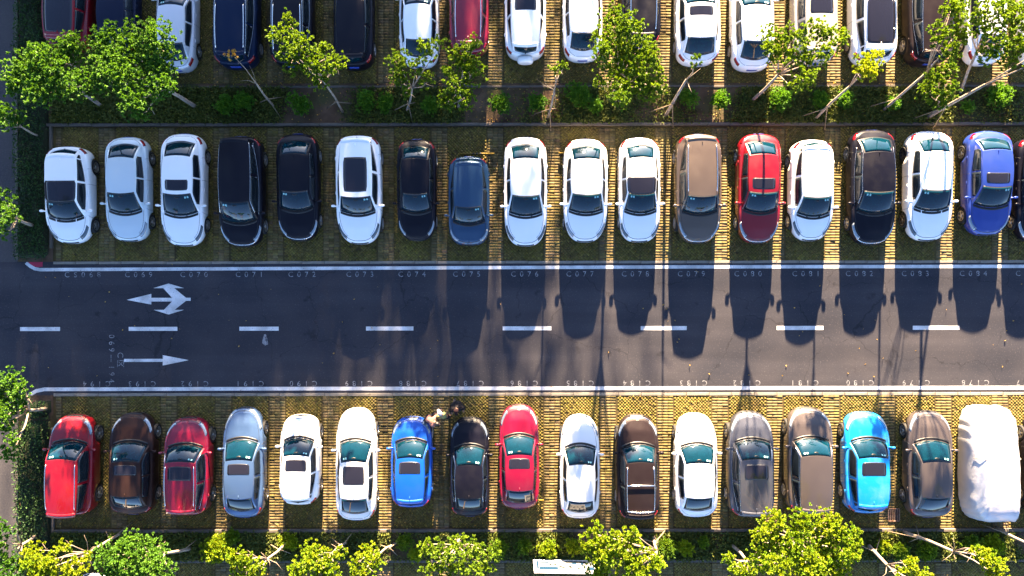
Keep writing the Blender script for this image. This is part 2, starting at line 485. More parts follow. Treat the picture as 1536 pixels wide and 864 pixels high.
kerb('side_kerb', 80, 80.2, 640, 0.11, -0.05, 0.12, M_KERB, py1=795)
kerb('side_kerb', 27, 27.2, -60, 0.13, -0.05, 0.12, M_KERB, py1=388)
kerb('side_kerb', 27, 27.2, 625, 0.13, -0.05, 0.12, M_KERB, py1=940)

# ------------------------------------------------------------------ painted markings
def mark(name, polys, mat=None, z=0.004, label=None, cat=None):
    mb = MB()
    for poly in polys:
        pts = [P(*p) for p in poly]
        mb.add([(p.x, p.y, z) for p in pts], [tuple(range(len(pts)))])
    o = mb.build(name, mat or M_LINE)
    # faces must look up
    me = o.data
    for pl in me.polygons:
        if pl.normal.z < 0: pl.flip()
    tag(o, label, cat, None, 'structure')
    return o
def band(pts, w):
    """polygon strip pieces along a polyline in plan pixels"""
    out = []
    L = []; Rr = []
    for i, (x, y) in enumerate(pts):
        a = pts[max(0, i - 1)]; b = pts[min(len(pts) - 1, i + 1)]
        dx, dy = b[0] - a[0], b[1] - a[1]; n = math.hypot(dx, dy)
        L.append((x - dy / n * w / 2, y + dx / n * w / 2)); Rr.append((x + dy / n * w / 2, y - dx / n * w / 2))
    for i in range(len(pts) - 1):
        out.append([L[i], L[i + 1], Rr[i + 1], Rr[i]])
    return out
mark('edge_line', band([(1700, 400.5), (1000, 400.7), (500, 402), (60, 403.5), (52, 402), (45, 398), (39, 393)], 5.0), label='white line along the upper edge of the road')
mark('edge_line', band([(1700, 582.5), (1000, 582.5), (400, 582.5), (66, 583), (54, 585.5), (45, 591), (40, 599), (38, 607)], 5.5), label='white line along the lower edge of the road with a curved end')
mark('stop_mark', [[(32, 606), (46, 604), (46, 608), (32, 610)]], label='short white stub at the end of the curved line')
for a, b in ((30, 90), (193, 266), (359, 418), (549, 620), (754, 827), (961, 1030), (1165, 1235), (1369, 1439), (1573, 1640)):
    mark('lane_dash', [[(a, 489.5), (b, 489.5), (b, 495.5), (a, 495.5)]])
mark('forked_arrow', [
    [(190, 449), (227, 440), (227, 456)],
    [(227, 446), (258, 446), (258, 451.5), (227, 451.5)],
    [(258, 446), (245, 431.5), (230, 431.5), (253, 424.5), (276, 431.5), (261.5, 431.5), (279, 446), (286, 446), (286, 450.5), (279, 450.5), (262, 464), (276, 464), (253, 471), (230, 464), (246, 464), (258, 451.5)]],
    label='white forked road arrow pointing left, up and down')
mark('straight_arrow', [[(186, 537.5), (244, 537.5), (244, 542), (186, 542)], [(244, 532), (283, 539.5), (244, 547.5)]], label='white road arrow pointing right')
mark('red_corner_paint', [[(38, 391), (64, 391), (64, 399), (57, 400), (48, 398)]], M_RED_PAINT, z=0.0025)
mark('paint_spill', [[(396, 501), (399, 501), (401, 508), (402, 516), (397, 518), (393, 514), (394, 508)]], M_WORN)

def text_mark(txt, px, py, size, rot, spacing=1.0, mat=None, name='bay_number', label=None):
    cu = bpy.data.curves.new(name, 'FONT')
    cu.body = txt; cu.size = size; cu.align_x = 'CENTER'; cu.align_y = 'CENTER'
    cu.space_character = spacing; cu.offset = 0.0
    t = bpy.data.objects.new('tmp', cu); C.objects.link(t)
    dg = bpy.context.evaluated_depsgraph_get()
    me = bpy.data.meshes.new_from_object(t.evaluated_get(dg))
    bpy.data.objects.remove(t)
    me.materials.clear(); me.materials.append(mat or M_WORN)
    o = link(name, me)
    p = P(px, py); o.location = (p.x, p.y, 0.004); o.rotation_euler = (0, 0, rot)
    tag(o, label, None, None, 'structure')
    return o
tops = [124, 208, 291, 374, 453, 540, 618, 700, 787, 870, 953, 1037, 1122, 1209, 1289, 1373, 1460, 1544]
for i, x in enumerate(tops):
    t = 'C%03d' % (68 + i) if i else 'CS068'
    text_mark(t, x, 411.5, 0.33, 0.0, 2.0 if i else 2.1, label='painted bay number %s below the upper white line' % t)
bots = [145, 213, 292, 375, 455, 538, 619, 705, 786, 870, 955, 1040, 1120, 1207, 1290, 1374, 1463, 1545]
for i, x in enumerate(bots):
    t = 'C%03d' % (194 - i)
    text_mark(t, x, 574.5, 0.33, math.pi, 2.0, label='painted bay number %s above the lower white line' % t)
text_mark('069—194', 167, 537, 0.34, -math.pi / 2, 1.75, name='zone_number', label='painted numbers 069 to 194 running down the lane beside the arrow')
text_mark('C区', 180, 539, 0.36, -math.pi / 2, 1.35, name='zone_letter', label='painted zone sign just left of the straight arrow')

# ------------------------------------------------------------------ cars
KIND = {
    'sedan': dict(H=1.46, A=.265, B=.445, Cc=.785, D=.935, zk=1.0, nr=8.0),
    'hatch': dict(H=1.50, A=.235, B=.415, Cc=.885, D=.975, zk=1.03, nr=8.0),
    'suv':   dict(H=1.68, A=.255, B=.415, Cc=.915, D=.982, zk=1.13, nr=9.0),
    'mpv':   dict(H=1.74, A=.205, B=.385, Cc=.93, D=.985, zk=1.10, nr=10.0),
}
class Shape:
    def __init__(s, kind, L, W, **kw):
        k = dict(KIND[kind]); k.update(kw)
        s.L, s.W, s.k = L, W, k
        hl, w2 = L / 2, W / 2
        s.hl, s.w2 = hl, w2
        zk = k['zk']
        s.nf = k.get('nf', 5.0)
        uu = np.array([-1, -.93, -.85, -.7, -.4, 0, .3, .48, .7, .86, .95, 1.0])
        rear = .80 if kind == 'sedan' else .93
        zz = np.array([rear - .04, rear + .06, .94, .965, .935, .90, .885, .875, .81, .735, .68, .62]) * zk
        g = np.linspace(-1, 1, 201); t = np.interp(g, uu, zz)
        ker = np.hanning(15); ker /= ker.sum(); tp = np.pad(t, 7, mode='edge'); t = np.convolve(tp, ker, mode='valid')
        s.zg, s.zt = g * hl, t
        # outline, by arc length
        th = np.linspace(0, 1, 600)
        xs = hl * np.cos(th * math.pi)
        ys = s.wout(xs)
        d = np.concatenate([[0], np.cumsum(np.hypot(np.diff(xs), np.diff(ys)))]); d /= d[-1]
        q = np.linspace(0, 1, 81)
        X = np.interp(q, d, xs); Y = np.interp(q, d, ys)
        s.OX = np.concatenate([X, X[-2:0:-1]]); s.OY = np.concatenate([Y, -Y[-2:0:-1]])
        s.N = len(s.OX)
        s.xf = hl - .20 * L * .98; s.xr = -hl + .20 * L
        ins = [(.25, .25, .22, .20), (.07, .07, .06, .21), (.02, .012, .012, .31), (0, 0, 0, .47), (.002, .015, .008, None), (.012, .06, .03, None), (.035, .13, .06, None), (.085, .22, .12, None)]
        Rn = []
        wr = .33 if kind in ('sedan', 'hatch') else .36
        s.wr = wr; ar = wr + .055
        for i, (a, f, r, z) in enumerate(ins):
            x = np.where(s.OX > 0, s.OX * (1 - f / hl), s.OX * (1 - r / hl)); y = s.OY * (1 - a / w2)
            zs = np.interp(x, s.zg, s.zt)
            if z is not None: zz_ = np.full_like(x, z * zk)
            else: zz_ = {4: .47 * zk + (zs - .47 * zk) * .62, 5: zs - .055, 6: zs + 0.0, 7: zs + .03}[i]
            if i <= 4:
                for xw in (s.xf, s.xr):
                    dx = np.abs(x - xw); arch = np.where(dx < ar, wr + np.sqrt(np.maximum(0, ar * ar - dx * dx)) + .004 * i, 0)
                    zz_ = np.maximum(zz_, np.minimum(arch, zs - .10 + .005 * i))
            Rn.append(np.stack([x, y, zz_], -1))
        s.i7 = 7
        x7, y7 = Rn[7][:, 0], Rn[7][:, 1]
        h = s.N // 2 + 1
        s.x7s = x7[:h][::-1]; s.y7s = np.abs(y7[:h][::-1])
        for f in (.9, .8, .7, .6, .5, .38, .2, 0.0):
            x = x7.copy(); y = y7 * f
            Rn.append(np.stack([x, y, s.ztop(x, y)], -1))
        s.R = np.stack(Rn)
        # greenhouse
        cr = k.get('crown', .045)
        s.xA = hl - k['A'] * L; s.xB = hl - k['B'] * L; s.xC = hl - k['Cc'] * L; s.xD = hl - k['D'] * L
        s.wA, s.wB, s.wC, s.wD = [w2 * v for v in (k.get('wA', .83), k.get('wB', .655), k.get('wC', .64), k.get('wD', .74))]
        s.H = k['H']; s.cr = cr
    def wout(s, x):
        n = np.where(x > 0, s.nf, s.k['nr'])
        mid = 1 - .02 * np.abs(x / s.hl) ** 2
        return s.w2 * mid * (1 - np.minimum(1, np.abs(x / s.hl)) ** n) ** .38
    def ztop(s, x, y):
        w7 = np.interp(x, s.x7s, s.y7s)
        f = np.minimum(1, np.abs(y) / np.maximum(w7, 1e-3))
        e = np.clip((s.hl - .2 - np.abs(x)) / .5, 0, 1); e = e * e * (3 - 2 * e)
        fr = np.clip((x - s.hl * .3) / (s.hl * .2), 0, 1) * e
        rg = s.k.get('ridge', 0) * np.exp(-((f - s.k.get('ridge_at', .6)) / .09) ** 2) * fr
        return np.interp(x, s.zg, s.zt) + .03 + .055 * e * (1 - f * f) + rg
    def S(s, a, v):
        a = np.mod(a, 1.0) * s.N; v = np.clip(v, 0, len(s.R) - 1.001)
        i = np.floor(a).astype(int) % s.N; j = (i + 1) % s.N; fa = (a - np.floor(a))[..., None]
        k = np.floor(v).astype(int); fv = (v - k)[..., None]
        return (s.R[k, i] * (1 - fa) + s.R[k, j] * fa) * (1 - fv) + (s.R[k + 1, i] * (1 - fa) + s.R[k + 1, j] * fa) * fv
    def curve(s, which, t):
        if which == 'A': x = s.xA - .20 * t * t; y = s.wA * t; z = s.ztop(x, y) - .02
        elif which == 'D':
            x = s.xD + .16 * t * t; w7 = np.interp(x, s.x7s, s.y7s); y = np.minimum(s.wD, .93 * w7) * t; z = s.ztop(x, y) - .02
        elif which == 'B': x = s.xB - .07 * t * t; y = s.wB * t; z = s.H - .03 - s.cr * t * t
        else: x = s.xC + .06 * t * t; y = s.wC * t; z = s.H - .045 - s.cr * t * t
        return np.stack([x, y, z], -1)
    def WS(s, u, t):
        a = s.curve('A', u); b = s.curve('B', u); t = t[..., None]
        p = a * (1 - t) + b * t; bl = 4 * t * (1 - t)
        return p + bl * np.array([.03, 0, .045])
    def RW(s, u, t):
        a = s.curve('D', u); b = s.curve('C', u); t = t[..., None]
        return a * (1 - t) + b * t + 4 * t * (1 - t) * np.array([-.02, 0, .03])
    def RF(s, u, t):
        a = s.curve('B', u); b = s.curve('C', u); t = t[..., None]
        p = a * (1 - t) + b * t; bl = 4 * t * (1 - t)
        return p + bl * np.array([0, 0, .035]) + bl * np.stack([0 * u, .035 * u, 0 * u], -1)
    def SD(s, q, r, sg):
        """q 0..1 along (0..1 over three thirds), r 0..1 up"""
        q = np.clip(q, 0, 1); one = np.full_like(q, float(sg))
        w = s.WS(one, np.clip(q / .25, 0, 1)); f = s.RF(one, np.clip((q - .25) / .5, 0, 1)); b = s.RW(one, 1 - np.clip((q - .75) / .25, 0, 1))
        top = np.where((q < .25)[..., None], w, np.where((q < .75)[..., None], f, b))
        xa = s.curve('A', np.array([1.0]))[0]; xd = s.curve('D', np.array([1.0]))[0]
        tt = np.clip((xa[0] - top[..., 0]) / (xa[0] - xd[0]), 0, 1)
        yb = xa[1] * (1 - tt) + xd[1] * tt + 4 * tt * (1 - tt) * (s.w2 * .915 - (xa[1] + xd[1]) / 2) * .9
        yb = np.minimum(yb, s.w2 * .925)
        bot = np.stack([top[..., 0], sg * yb, s.ztop(top[..., 0], yb) - .03], -1)
        r = r[..., None]
        return bot * (1 - r) + top * r + 4 * r * (1 - r) * np.stack([0 * q, .018 * one * np.minimum(1, (top[..., 2] - bot[..., 2]) * 3), 0 * q], -1)

def wheel_meshes():
    out = {}
    for key, rr in (('s', .33), ('b', .36)):
        prof = [(rr * .66, -.10), (rr * .86, -.115), (rr * .97, -.10), (rr, -.05), (rr, .05), (rr * .97, .10), (rr * .86, .115), (rr * .66, .10)]
        n = 28; V = []; F = []
        for i in range(n):
            t = 2 * math.pi * i / n
            for (r, y) in prof: V.append((r * math.cos(t), y, r * math.sin(t)))
        k = len(prof)
        for i in range(n):
            for j in range(k):
                a = i * k + j; b = i * k + (j + 1) % k; c = ((i + 1) % n) * k + (j + 1) % k; d = ((i + 1) % n) * k + j
                F.append((a, b, c, d))
        me = bpy.data.meshes.new('tyre'); me.from_pydata(V, [], F); me.materials.append(M_TYRE); me.shade_smooth()
        out['tyre' + key] = me
        for rk, mat in (('l', M_RIM), ('d', M_RIMD)):
            mb = MB()
            ro = rr * .68
            # outer lip
            V = []; F = []
            for i in range(n):
                t = 2 * math.pi * i / n
                for (r, y) in ((ro, .09), (ro * 1.0, .106), (ro * .9, .106), (ro * .88, .03)):
                    V.append((r * math.cos(t), y, r * math.sin(t)))
            for i in range(n):
                for j in range(3):
                    a = i * 4 + j; F.append((a, a + 1, ((i + 1) % n) * 4 + j + 1, ((i + 1) % n) * 4 + j))
            mb.add(V, F)
            for sp in range(5):
                t = 2 * math.pi * sp / 5 + .3
                for dt in (-.13, .13):
                    c_ = Vector((math.cos(t + dt) * ro * .5, .088, math.sin(t + dt) * ro * .5))
                    mb.box(c_, (ro * .92, .024, .04), tilt=Matrix.Rotation(-(t + dt * .4), 3, 'Y'))
            V = []
            for i in range(12):
                t = 2 * math.pi * i / 12
                V.append((.06 * math.cos(t), .108, .06 * math.sin(t)))
            for i in range(12):
                t = 2 * math.pi * i / 12
                V.append((.075 * math.cos(t), .08, .075 * math.sin(t)))
            mb.add(V, [tuple(range(12))] + [(i, (i + 1) % 12, 12 + (i + 1) % 12, 12 + i) for i in range(12)])
            me = bpy.data.meshes.new('rim'); me.from_pydata(mb.V, [], mb.F); me.materials.append(mat)
            out['rim' + key + rk] = me
            V = [(ro * .9 * math.cos(2 * math.pi * i / 20), .02, ro * .9 * math.sin(2 * math.pi * i / 20)) for i in range(20)]
            V += [(ro * .9 * math.cos(2 * math.pi * i / 20), -.02, ro * .9 * math.sin(2 * math.pi * i / 20)) for i in range(20)]
            me = bpy.data.meshes.new('brake_disc'); me.from_pydata(V, [], [tuple(range(20)), tuple(range(20, 40))[::-1]] + [(i, (i + 1) % 20, 20 + (i + 1) % 20, 20 + i) for i in range(20)]); me.materials.append(M_BLACK)
            out['disc' + key] = me
    return out
WM = wheel_meshes()

def lin(a, b, n): return np.linspace(a, b, n)

def make_car(name, kind, L, W, col, label, group, loc, rz, roof=None, sun=None, rails=None, rim='l', trim=None, head='l', cross=False, spare=False, ws_mat=None, grille='n', detail=True, chromenose=False, tailc=True, roofcol=None, **kw):
    sh = Shape(kind, L, W, **kw)
    car = empty(name, loc, rz)
    tag(car, label, 'car', group)
    pm = PAINTS[col]
    # ---- body shell
    K = len(sh.R); N = sh.N
    V = sh.R.reshape(-1, 3); F = []
    for k in range(K - 1):
        for i in range(N):
            j = (i + 1) % N
            F.append((k * N + i, k * N + j, (k + 1) * N + j, (k + 1) * N + i))
    mb = MB(); mb.add(V, F)
    mb.add(sh.R[0], [tuple(range(N))[::-1]])
    # pillars and window frames of the greenhouse in body colour
    us = lin(-1, 1, 17)
    gh = MB()
    for fn in (sh.WS, sh.RW):
        v, f = patch(fn, us, lin(0, 1, 9), 0, 0); mb.add(v, f)
    for sg in (-1, 1):
        v, f = patch(lambda q, r: sh.SD(q, r, sg), lin(0, 1, 41), lin(0, 1, 6), 0, 0); mb.add(v, f)
    b = mb.build('body', pm, car, True)
    # ---- roof panel
    v, f = patch(sh.RF, us, lin(0, 1, 15), 0.0, 0); rf = mk('roof', v, f, PAINTS[roofcol] if roofcol else pm, car)
    # ---- windscreen and rear window
    def glass(nm, fn, u0, u1, t0, t1, mat):
        v, f = patch(fn, lin(u0 - .03, u1 + .03, 13), lin(t0 - .05, t1 + .035, 9), .004, .006)
        s_ = mk(nm + '_seal', v, f, M_BLACK, car)
        v, f = patch(fn, lin(u0, u1, 13), lin(t0, t1, 9), .008, .004)
        return mk(nm, v, f, mat, car)
    w = glass('windscreen', sh.WS, -.92, .92, .09, .95, ws_mat or M_WS)
    r0, r1 = (.12, .93) if kind == 'sedan' else (.16, .86)
    glass('rear_window', sh.RW, -.88, .88, r0, r1, M_WS)
    if detail:
        p = sh.WS(np.array([0.0]), np.array([.86]))[0]
        m2 = MB(); m2.ellipsoid(p + np.array([0, 0, .004]), (.05, .12, .012), 8, 5); m2.build('rear_view_mirror', M_BLACK, w, True)
        m2 = MB()
        sv = random.choice((-1, 1))
        for a_, b_ in ((.66, .83), (.50, .62)):
            vv, ff = patch(sh.WS, lin(sv * a_, sv * (a_ + .10), 2), lin(.80, .88, 2), .011, .004); m2.add(vv, ff)
        m2.build('windscreen_sticker', M_STICK, w)
    # side windows
    for sg in (-1, 1):
        fn = lambda q, r, sg=sg: sh.SD(q, r, sg)
        def win(q0, q1):
            q = lin(q0, q1, 12); r = lin(0, 1, 6)
            Q, Rr = np.meshgrid(q, r, indexing='ij')
            # constant margins in metres
            top = sh.SD(q, np.ones_like(q), sg); bot = sh.SD(q, np.zeros_like(q), sg)
            h = np.linalg.norm(top - bot, axis=-1); lo = np.minimum(.45, .085 / h); hi = np.maximum(.5, 1 - .065 / h)
            def f2(Qa, Ra):
                l_ = np.interp(Qa, q, lo); h_ = np.interp(Qa, q, hi)
                return sh.SD(Qa, l_ + (h_ - l_) * Ra, sg)
            return f2, q, r
        xm = (sh.xB + sh.xC) / 2 + .12
        qm = .25 + .5 * (sh.xB - xm) / (sh.xB - sh.xC)
        q3 = .80 if kind == 'sedan' else .74
        for (q0, q1) in ((.115, qm - .012), (qm + .012, q3)):
            f2, q, r = win(q0, q1)
            v, f = patch(f2, q, r, .006, .004); mk('side_window', v, f, M_SIDE, car)
        if kind != 'sedan':
            f2, q, r = win(.755, .86)
            v, f = patch(f2, q, r, .006, .004); mk('quarter_window', v, f, M_SIDE, car)
        if trim:
            q = lin(.08, .86, 30); top = sh.SD(q, np.ones_like(q) * .93, sg)
            m2 = MB(); m2.tube([tuple(p_ + np.array([0, sg * .006, .006])) for p_ in top], .011, 4)
            lowp = sh.SD(q, np.ones_like(q) * .13, sg); m2.tube([tuple(p_ + np.array([0, sg * .01, .0])) for p_ in lowp], .009, 4)
            m2.build('window_trim', M_CHROME if trim == 'c' else PAINTS[trim], car, True)
        # mirror
        pa = sh.SD(np.array([.10]), np.array([.05]), sg)[0]
        mm = MB(); mx, my, mz = pa[0] + .0, sg * (sh.w2 + .075), pa[2] + .06
        mm.ellipsoid((mx, my, mz), (.055, .095, .06), 10, 7, .75)
        mm.box((mx + .01, (my + pa[1]) / 2, mz - .05), (.06, abs(my - pa[1]), .035))
        mm.build('wing_mirror', pm if col not in ('black',) else PAINTS['black'], car, True)
        # lamps
        s0 = 1 if sg > 0 else -1
        v, f = patch(sh.S, lin(s0 * .050, s0 * .112, 8), lin(5.15, 6.85, 6), .006, .01); mk('headlight', v, f, M_HEAD if head == 'l' else M_HEADD, car)
        v, f = patch(sh.S, lin(.5 - s0 * .056, .5 - s0 * .088, 7), lin(4.4, 6.35, 6), .006, .01); mk('taillight', v, f, M_TAIL, car)
        # door handles and door gaps
        if detail:
            for xx in (sh.xB - .25, sh.xC + .25 if kind == 'sedan' else (sh.xB + sh.xC) / 2 - .55):
                mm = MB(); z_ = float(np.interp(xx, sh.zg, sh.zt)) - .10
                mm.ellipsoid((xx, sg * (sh.w2 * .995), z_), (.085, .022, .014), 8, 4, .8); mm.build('door_handle', pm, car, True)
        ty = bpy.data.objects.new('wheel', None)
    bpy.data.objects.remove(ty)
    # wheels
    key = 's' if kind in ('sedan', 'hatch') else 'b'
    for xw in (sh.xf, sh.xr):
        for sg in (-1, 1):
            wl = empty('wheel'); wl.parent = car; wl.location = (xw, sg * (sh.w2 - .135), sh.wr + .002)
            wl.rotation_euler = (0, 0, 0 if sg > 0 else math.pi)
            a_ = random.uniform(0, 1.2)
            for nm, me in (('tyre', WM['tyre' + key]), ('rim', WM['rim' + key + rim]), ('brake_disc', WM['disc' + key])):
                o = link(nm, me, wl); o.rotation_euler = (0, a_, 0)
    # grille, bumper intake, plates, cowl
    v, f = patch(sh.S, lin(-.032, .032, 9), lin(3.5, 4.9, 5), .005, .01); mk('grille', v, f, M_BLACK, car)
    if chromenose:
        v, f = patch(sh.S, lin(-.060, .060, 15), lin(5.05, 5.5, 3), .008, .01); mk('grille_trim', v, f, M_CHROME, car)
    v, f = patch(sh.S, lin(-.05, .05, 11), lin(1.3, 2.6, 4), .005, .01); mk('bumper_intake', v, f, M_BLACK, car)
    v, f = patch(sh.S, lin(.5 - .019, .5 + .019, 4), lin(3.6, 4.5, 3), .009, .008); mk('licence_plate', v, f, M_PLATE, car)
    def cowl(u, t):
        p = sh.curve('A', u); q = p.copy(); q[..., 0] = p[..., 0] + .10 * (1 - t) - .01
        q[..., 2] = sh.ztop(q[..., 0], q[..., 1]); return q
    v, f = patch(cowl, lin(-.93, .93, 13), lin(0, 1, 3), .004, .01); mk('wiper_cowl', v, f, M_BLACK, car)
    if detail:
        for (ua, ub, tb) in ((-.55, .35, .16), (.15, .85, .15)):
            pa = sh.WS(np.array([ua]), np.array([-.03]))[0]; pb = sh.WS(np.array([ub]), np.array([tb]))[0]
            pm_ = sh.WS(np.array([(ua + ub) / 2]), np.array([tb * .45]))[0]
            m2 = MB(); m2.tube([pa + np.array([.0, 0, .012]), pm_ + np.array([0, 0, .02]), pb + np.array([0, 0, .016])], .008, 4); m2.build('wiper', M_BLACK, car)
        m2 = MB()
        def topline(pts):
            pts = [np.array([x, y, sh.ztop(np.array(x), np.array(y)) + .001]) for x, y in pts]
            m2.tube(pts, .0065, 4)
        # bonnet lines
        aa = lin(-.062, .062, 15); m2.tube([tuple(p_) for p_ in sh.S(aa, 6.15 + .5 * (np.abs(aa) / .062) ** 3)], .012, 4)
        xc = sh.xA - .02
        xn = sh.hl - .24
        for sg in (-1, 1):
            xs = lin(sh.xA - .16, xn - .12, 9)
            w7 = np.interp(xs, sh.x7s, sh.y7s)
            topline([(x, sg * w_ * .93) for x, w_ in zip(xs, w7)])
        if kind == 'sedan':
            xb = sh.xD + .02
            for sg in (-1, 1):
                xs = lin(sh.xD + .10, -sh.hl + .16, 4); w7 = np.interp(xs, sh.x7s, sh.y7s)
                topline([(x, sg * min(sh.wD + .02, w_ * .93)) for x, w_ in zip(xs, w7)])
            xs = -sh.hl + .15; topline([(xs, y) for y in lin(-.9, .9, 9) * float(np.interp(xs, sh.x7s, sh.y7s))])
        # door gaps
        for sg in (-1, 1):
            for xx in (sh.xA - .18, (sh.xB + sh.xC) / 2 + .12, (sh.xC - .05 if kind == 'sedan' else sh.xC + .45)):
                aa = np.argmin(np.abs(sh.OX[:sh.N // 2] - xx)) / sh.N * (1 if sg > 0 else -1)
                vv = lin(1.4, 6.5, 9); ps = sh.S(np.full_like(vv, aa), vv)
                m2.tube([tuple(p_) for p_ in ps], .006, 4)
        m2.build('panel_gaps', M_GAP, car)['kind'] = 'stuff'
        # shark-fin aerial
        if kind != 'mpv':
            p = sh.RF(np.array([0.0]), np.array([.93]))[0]
            m2 = MB(); m2.add([p + np.array(q) for q in ((.07, -.018, -.005), (.07, .018, -.005), (-.07, .02, -.005), (-.07, -.02, -.005), (-.06, 0, .055), (-.02, 0, .045))],
                              [(0, 1, 5), (1, 2, 4, 5), (2, 3, 4), (3, 0, 5, 4)]); m2.build('aerial', pm, car)
    # roof fittings
    def roofglass(u, t0, t1, nm='sunroof'):
        n = 9
        # rounded rectangle: trim the corners by shrinking u at the ends
        def f2(U, T):
            e = np.clip(np.minimum(T - t0, t1 - T) / (.09 * (t1 - t0) + 1e-6), 0, 1)
            return sh.RF(U * (1 - .06 * (1 - e) ** 2), T)
        v, f = patch(f2, lin(-u - .04, u + .04, n), np.concatenate([[t0 - .012], lin(t0, t1, n), [t1 + .012]]), .003, .006); s_ = mk(nm + '_seal', v, f, M_BLACK, car)
        v, f = patch(f2, lin(-u, u, n), np.concatenate([lin(t0, t0 + .1 * (t1 - t0), 4), lin(t0 + .2 * (t1 - t0), t1 - .2 * (t1 - t0), 5), lin(t1 - .1 * (t1 - t0), t1, 4)]), .007, .004)
        return mk(nm, v, f, M_PANO, car)
    if sun == 'small': roofglass(.72, .10, .36)
    elif sun == 'mid': roofglass(.72, .12, .60)
    elif sun == 'big': roofglass(.70, .10, .70)
    elif sun == 'pano': roofglass(.88, .04, .93)
    elif sun == 'front': roofglass(.97, -.0, .45)
    if rails:
        for sg in (-1, 1):
            t = lin(.06, .94, 12); p = sh.RF(np.full_like(t, sg * .93), t)
            lift = np.minimum(1, np.minimum(t - .06, .94 - t) * 12) * .035
            pts = [tuple(q + np.array([0, 0, .01 + l_])) for q, l_ in zip(p, lift)]
            m2 = MB(); m2.tube(pts, .018, 6); m2.build('roof_rail', M_CHROME if rails == 'c' else M_BLACK, car, True)
    if cross:
        for t in (.42, .93):
            u = lin(-.95, .95, 7); p = sh.RF(u, np.full_like(u, t))
            m2 = MB(); m2.tube([tuple(q + np.array([0, 0, .06])) for q in p], .025, 6)
            m2.build('crossbar', M_CHROME, car, True)
    if kind in ('suv', 'mpv', 'hatch'):
        def spoil(u, t):
            p = sh.curve('C', u); p = p.copy(); p[..., 0] -= .16 * t; p[..., 2] -= .03 * t; return p
        v, f = patch(spoil, lin(-.97, .97, 11), lin(-.1, 1, 3), .010, .03); mk('roof_spoiler', v, f, pm, car)
    if spare:
        n = 24; V = []; F = []
        prof = [(.0, .13), (.22, .13), (.31, .11), (.345, .05), (.345, -.07), (.30, -.12)]
        for i in range(n):
            t = 2 * math.pi * i / n
            for r_, d_ in prof: V.append((-sh.hl - .10 - d_, r_ * math.cos(t), .88 + r_ * math.sin(t)))
        k = len(prof)
        for i in range(n):
            for j in range(k - 1):
                a = i * k + j; b_ = ((i + 1) % n) * k + j; F.append((a, b_, b_ + 1, a + 1))
        mk('spare_wheel_cover', V, F, pm, car)
    return car

def fit(row, x0, x1, y0, y1):
    """place and size a car from its outline in plan"""
    left = (x0 + x1) / 2 < 768
    ho, hi = .90, .35
    xl = (x0 - 768) / 34 * (HC - (ho if left else hi)) / HC
    xr = (x1 - 768) / 34 * (HC - (hi if left else ho)) / HC
    W = xr - xl
    def yy(py, h): return (432 - py) / 34 * (HC - h) / HC
    if row in (1, 2): ya, yb = yy(y0, .9), yy(y1, .45)
    else: ya, yb = yy(y0, .45), yy(y1, .9)
    return (xl + xr) / 2, (ya + yb) / 2, W, abs(ya - yb)

G1, G2, G3, G4 = 'cars parked nose out of frame in the far row', 'cars parked nose down in the upper row', 'cars parked nose up in the lower row', 'cars parked below the lower planting strip'
CARS = []  # (row, x0,x1,y0,y1, kind, colour, short, label, options)
def car(row, x0, x1, y0, y1, kind, col, short, label, **kw):
    CARS.append((row, x0, x1, y0, y1, kind, col, short, label, kw))
Y = -70
# far row: rears point down
car(1, 66, 148, Y + 0, 78, 'suv', 'red', 'dark-roofed red car', 'red car with a long dark glass roof in the top left corner', sun='pano')
car(1, 150, 208, Y + 6, 84, 'sedan', 'navy', 'dark navy sedan', 'dark navy sedan half hidden by the big green tree at top left')
car(1, 234, 300, Y + 10, 109, 'sedan', 'silver', 'pale silver sedan', 'pale silver sedan with a red tail lamp beside the big green tree at top left')
car(1, 320, 393, Y + 10, 105, 'suv', 'darkblue', 'dark blue car with silver trim', 'dark blue estate with silver roof edges and red tail lamps at top left', trim='c', rails='c')
car(1, 405, 474, Y + 10, 104, 'suv', 'black', 'black car with pale roof rails', 'black car with pale roof rails under a thin tree at the top', rails='c', trim='c')
car(1, 503, 561, Y + 10, 106, 'suv', 'black', 'plain black car', 'plain black estate with a red tail lamp, no roof rails, at the top')
car(1, 600, 658, Y + 12, 103, 'sedan', 'white', 'white sedan by the crimson car', 'white sedan with a dark rear window beside the crimson car at the top', trim='c')
car(1, 675, 733, Y + 0, 87, 'suv', 'crimson', 'crimson estate', 'crimson estate with two silver roof rails at the top', rails='c')
car(1, 757, 819, Y + 0, 92, 'suv', 'white', 'white car with spare wheel', 'white off-roader with a round white spare wheel cover on its tail', spare=True, sun='small')
car(1, 843, 904, Y + 0, 94, 'sedan', 'white', 'white sedan with blue plate', 'white sedan with red tail lamps and blue plate left of the bushy tree', )
car(1, 930, 990, Y - 10, 76, 'suv', 'black', 'black car behind the bushy tree', 'black car with silver rails mostly hidden by the bushy tree at the top', rails='c')
car(1, 1010, 1081, Y + 12, 100, 'sedan', 'white', 'white sedan with sunroof', 'white sedan with a sunroof and two red tail lamps right of the bushy tree', sun='small')
car(1, 1093, 1162, Y + 12, 108, 'sedan', 'white', 'plain white sedan', 'plain white sedan beside a leafy crown, no sunroof, at upper right')
car(1, 1183, 1256, Y + 0, 100, 'suv', 'beige', 'beige car', 'beige car with dark sunroof behind the leafy crown at upper right', sun='small')
car(1, 1267, 1349, Y + 0, 100, 'hatch', 'white', 'white car with dark glass roof', 'white hatchback with a long dark glass roof and a yellow-green tuft at its tail', sun='pano', rails='c')
car(1, 1352, 1426, Y + 0, 101, 'suv', 'bronze', 'brown car', 'brown car with a black tail and visible wheel at upper right', trim='c')
car(1, 1440, 1508, Y + 0, 99, 'sedan', 'white', 'white car under trees', 'white car covered by tree foliage at the upper right')
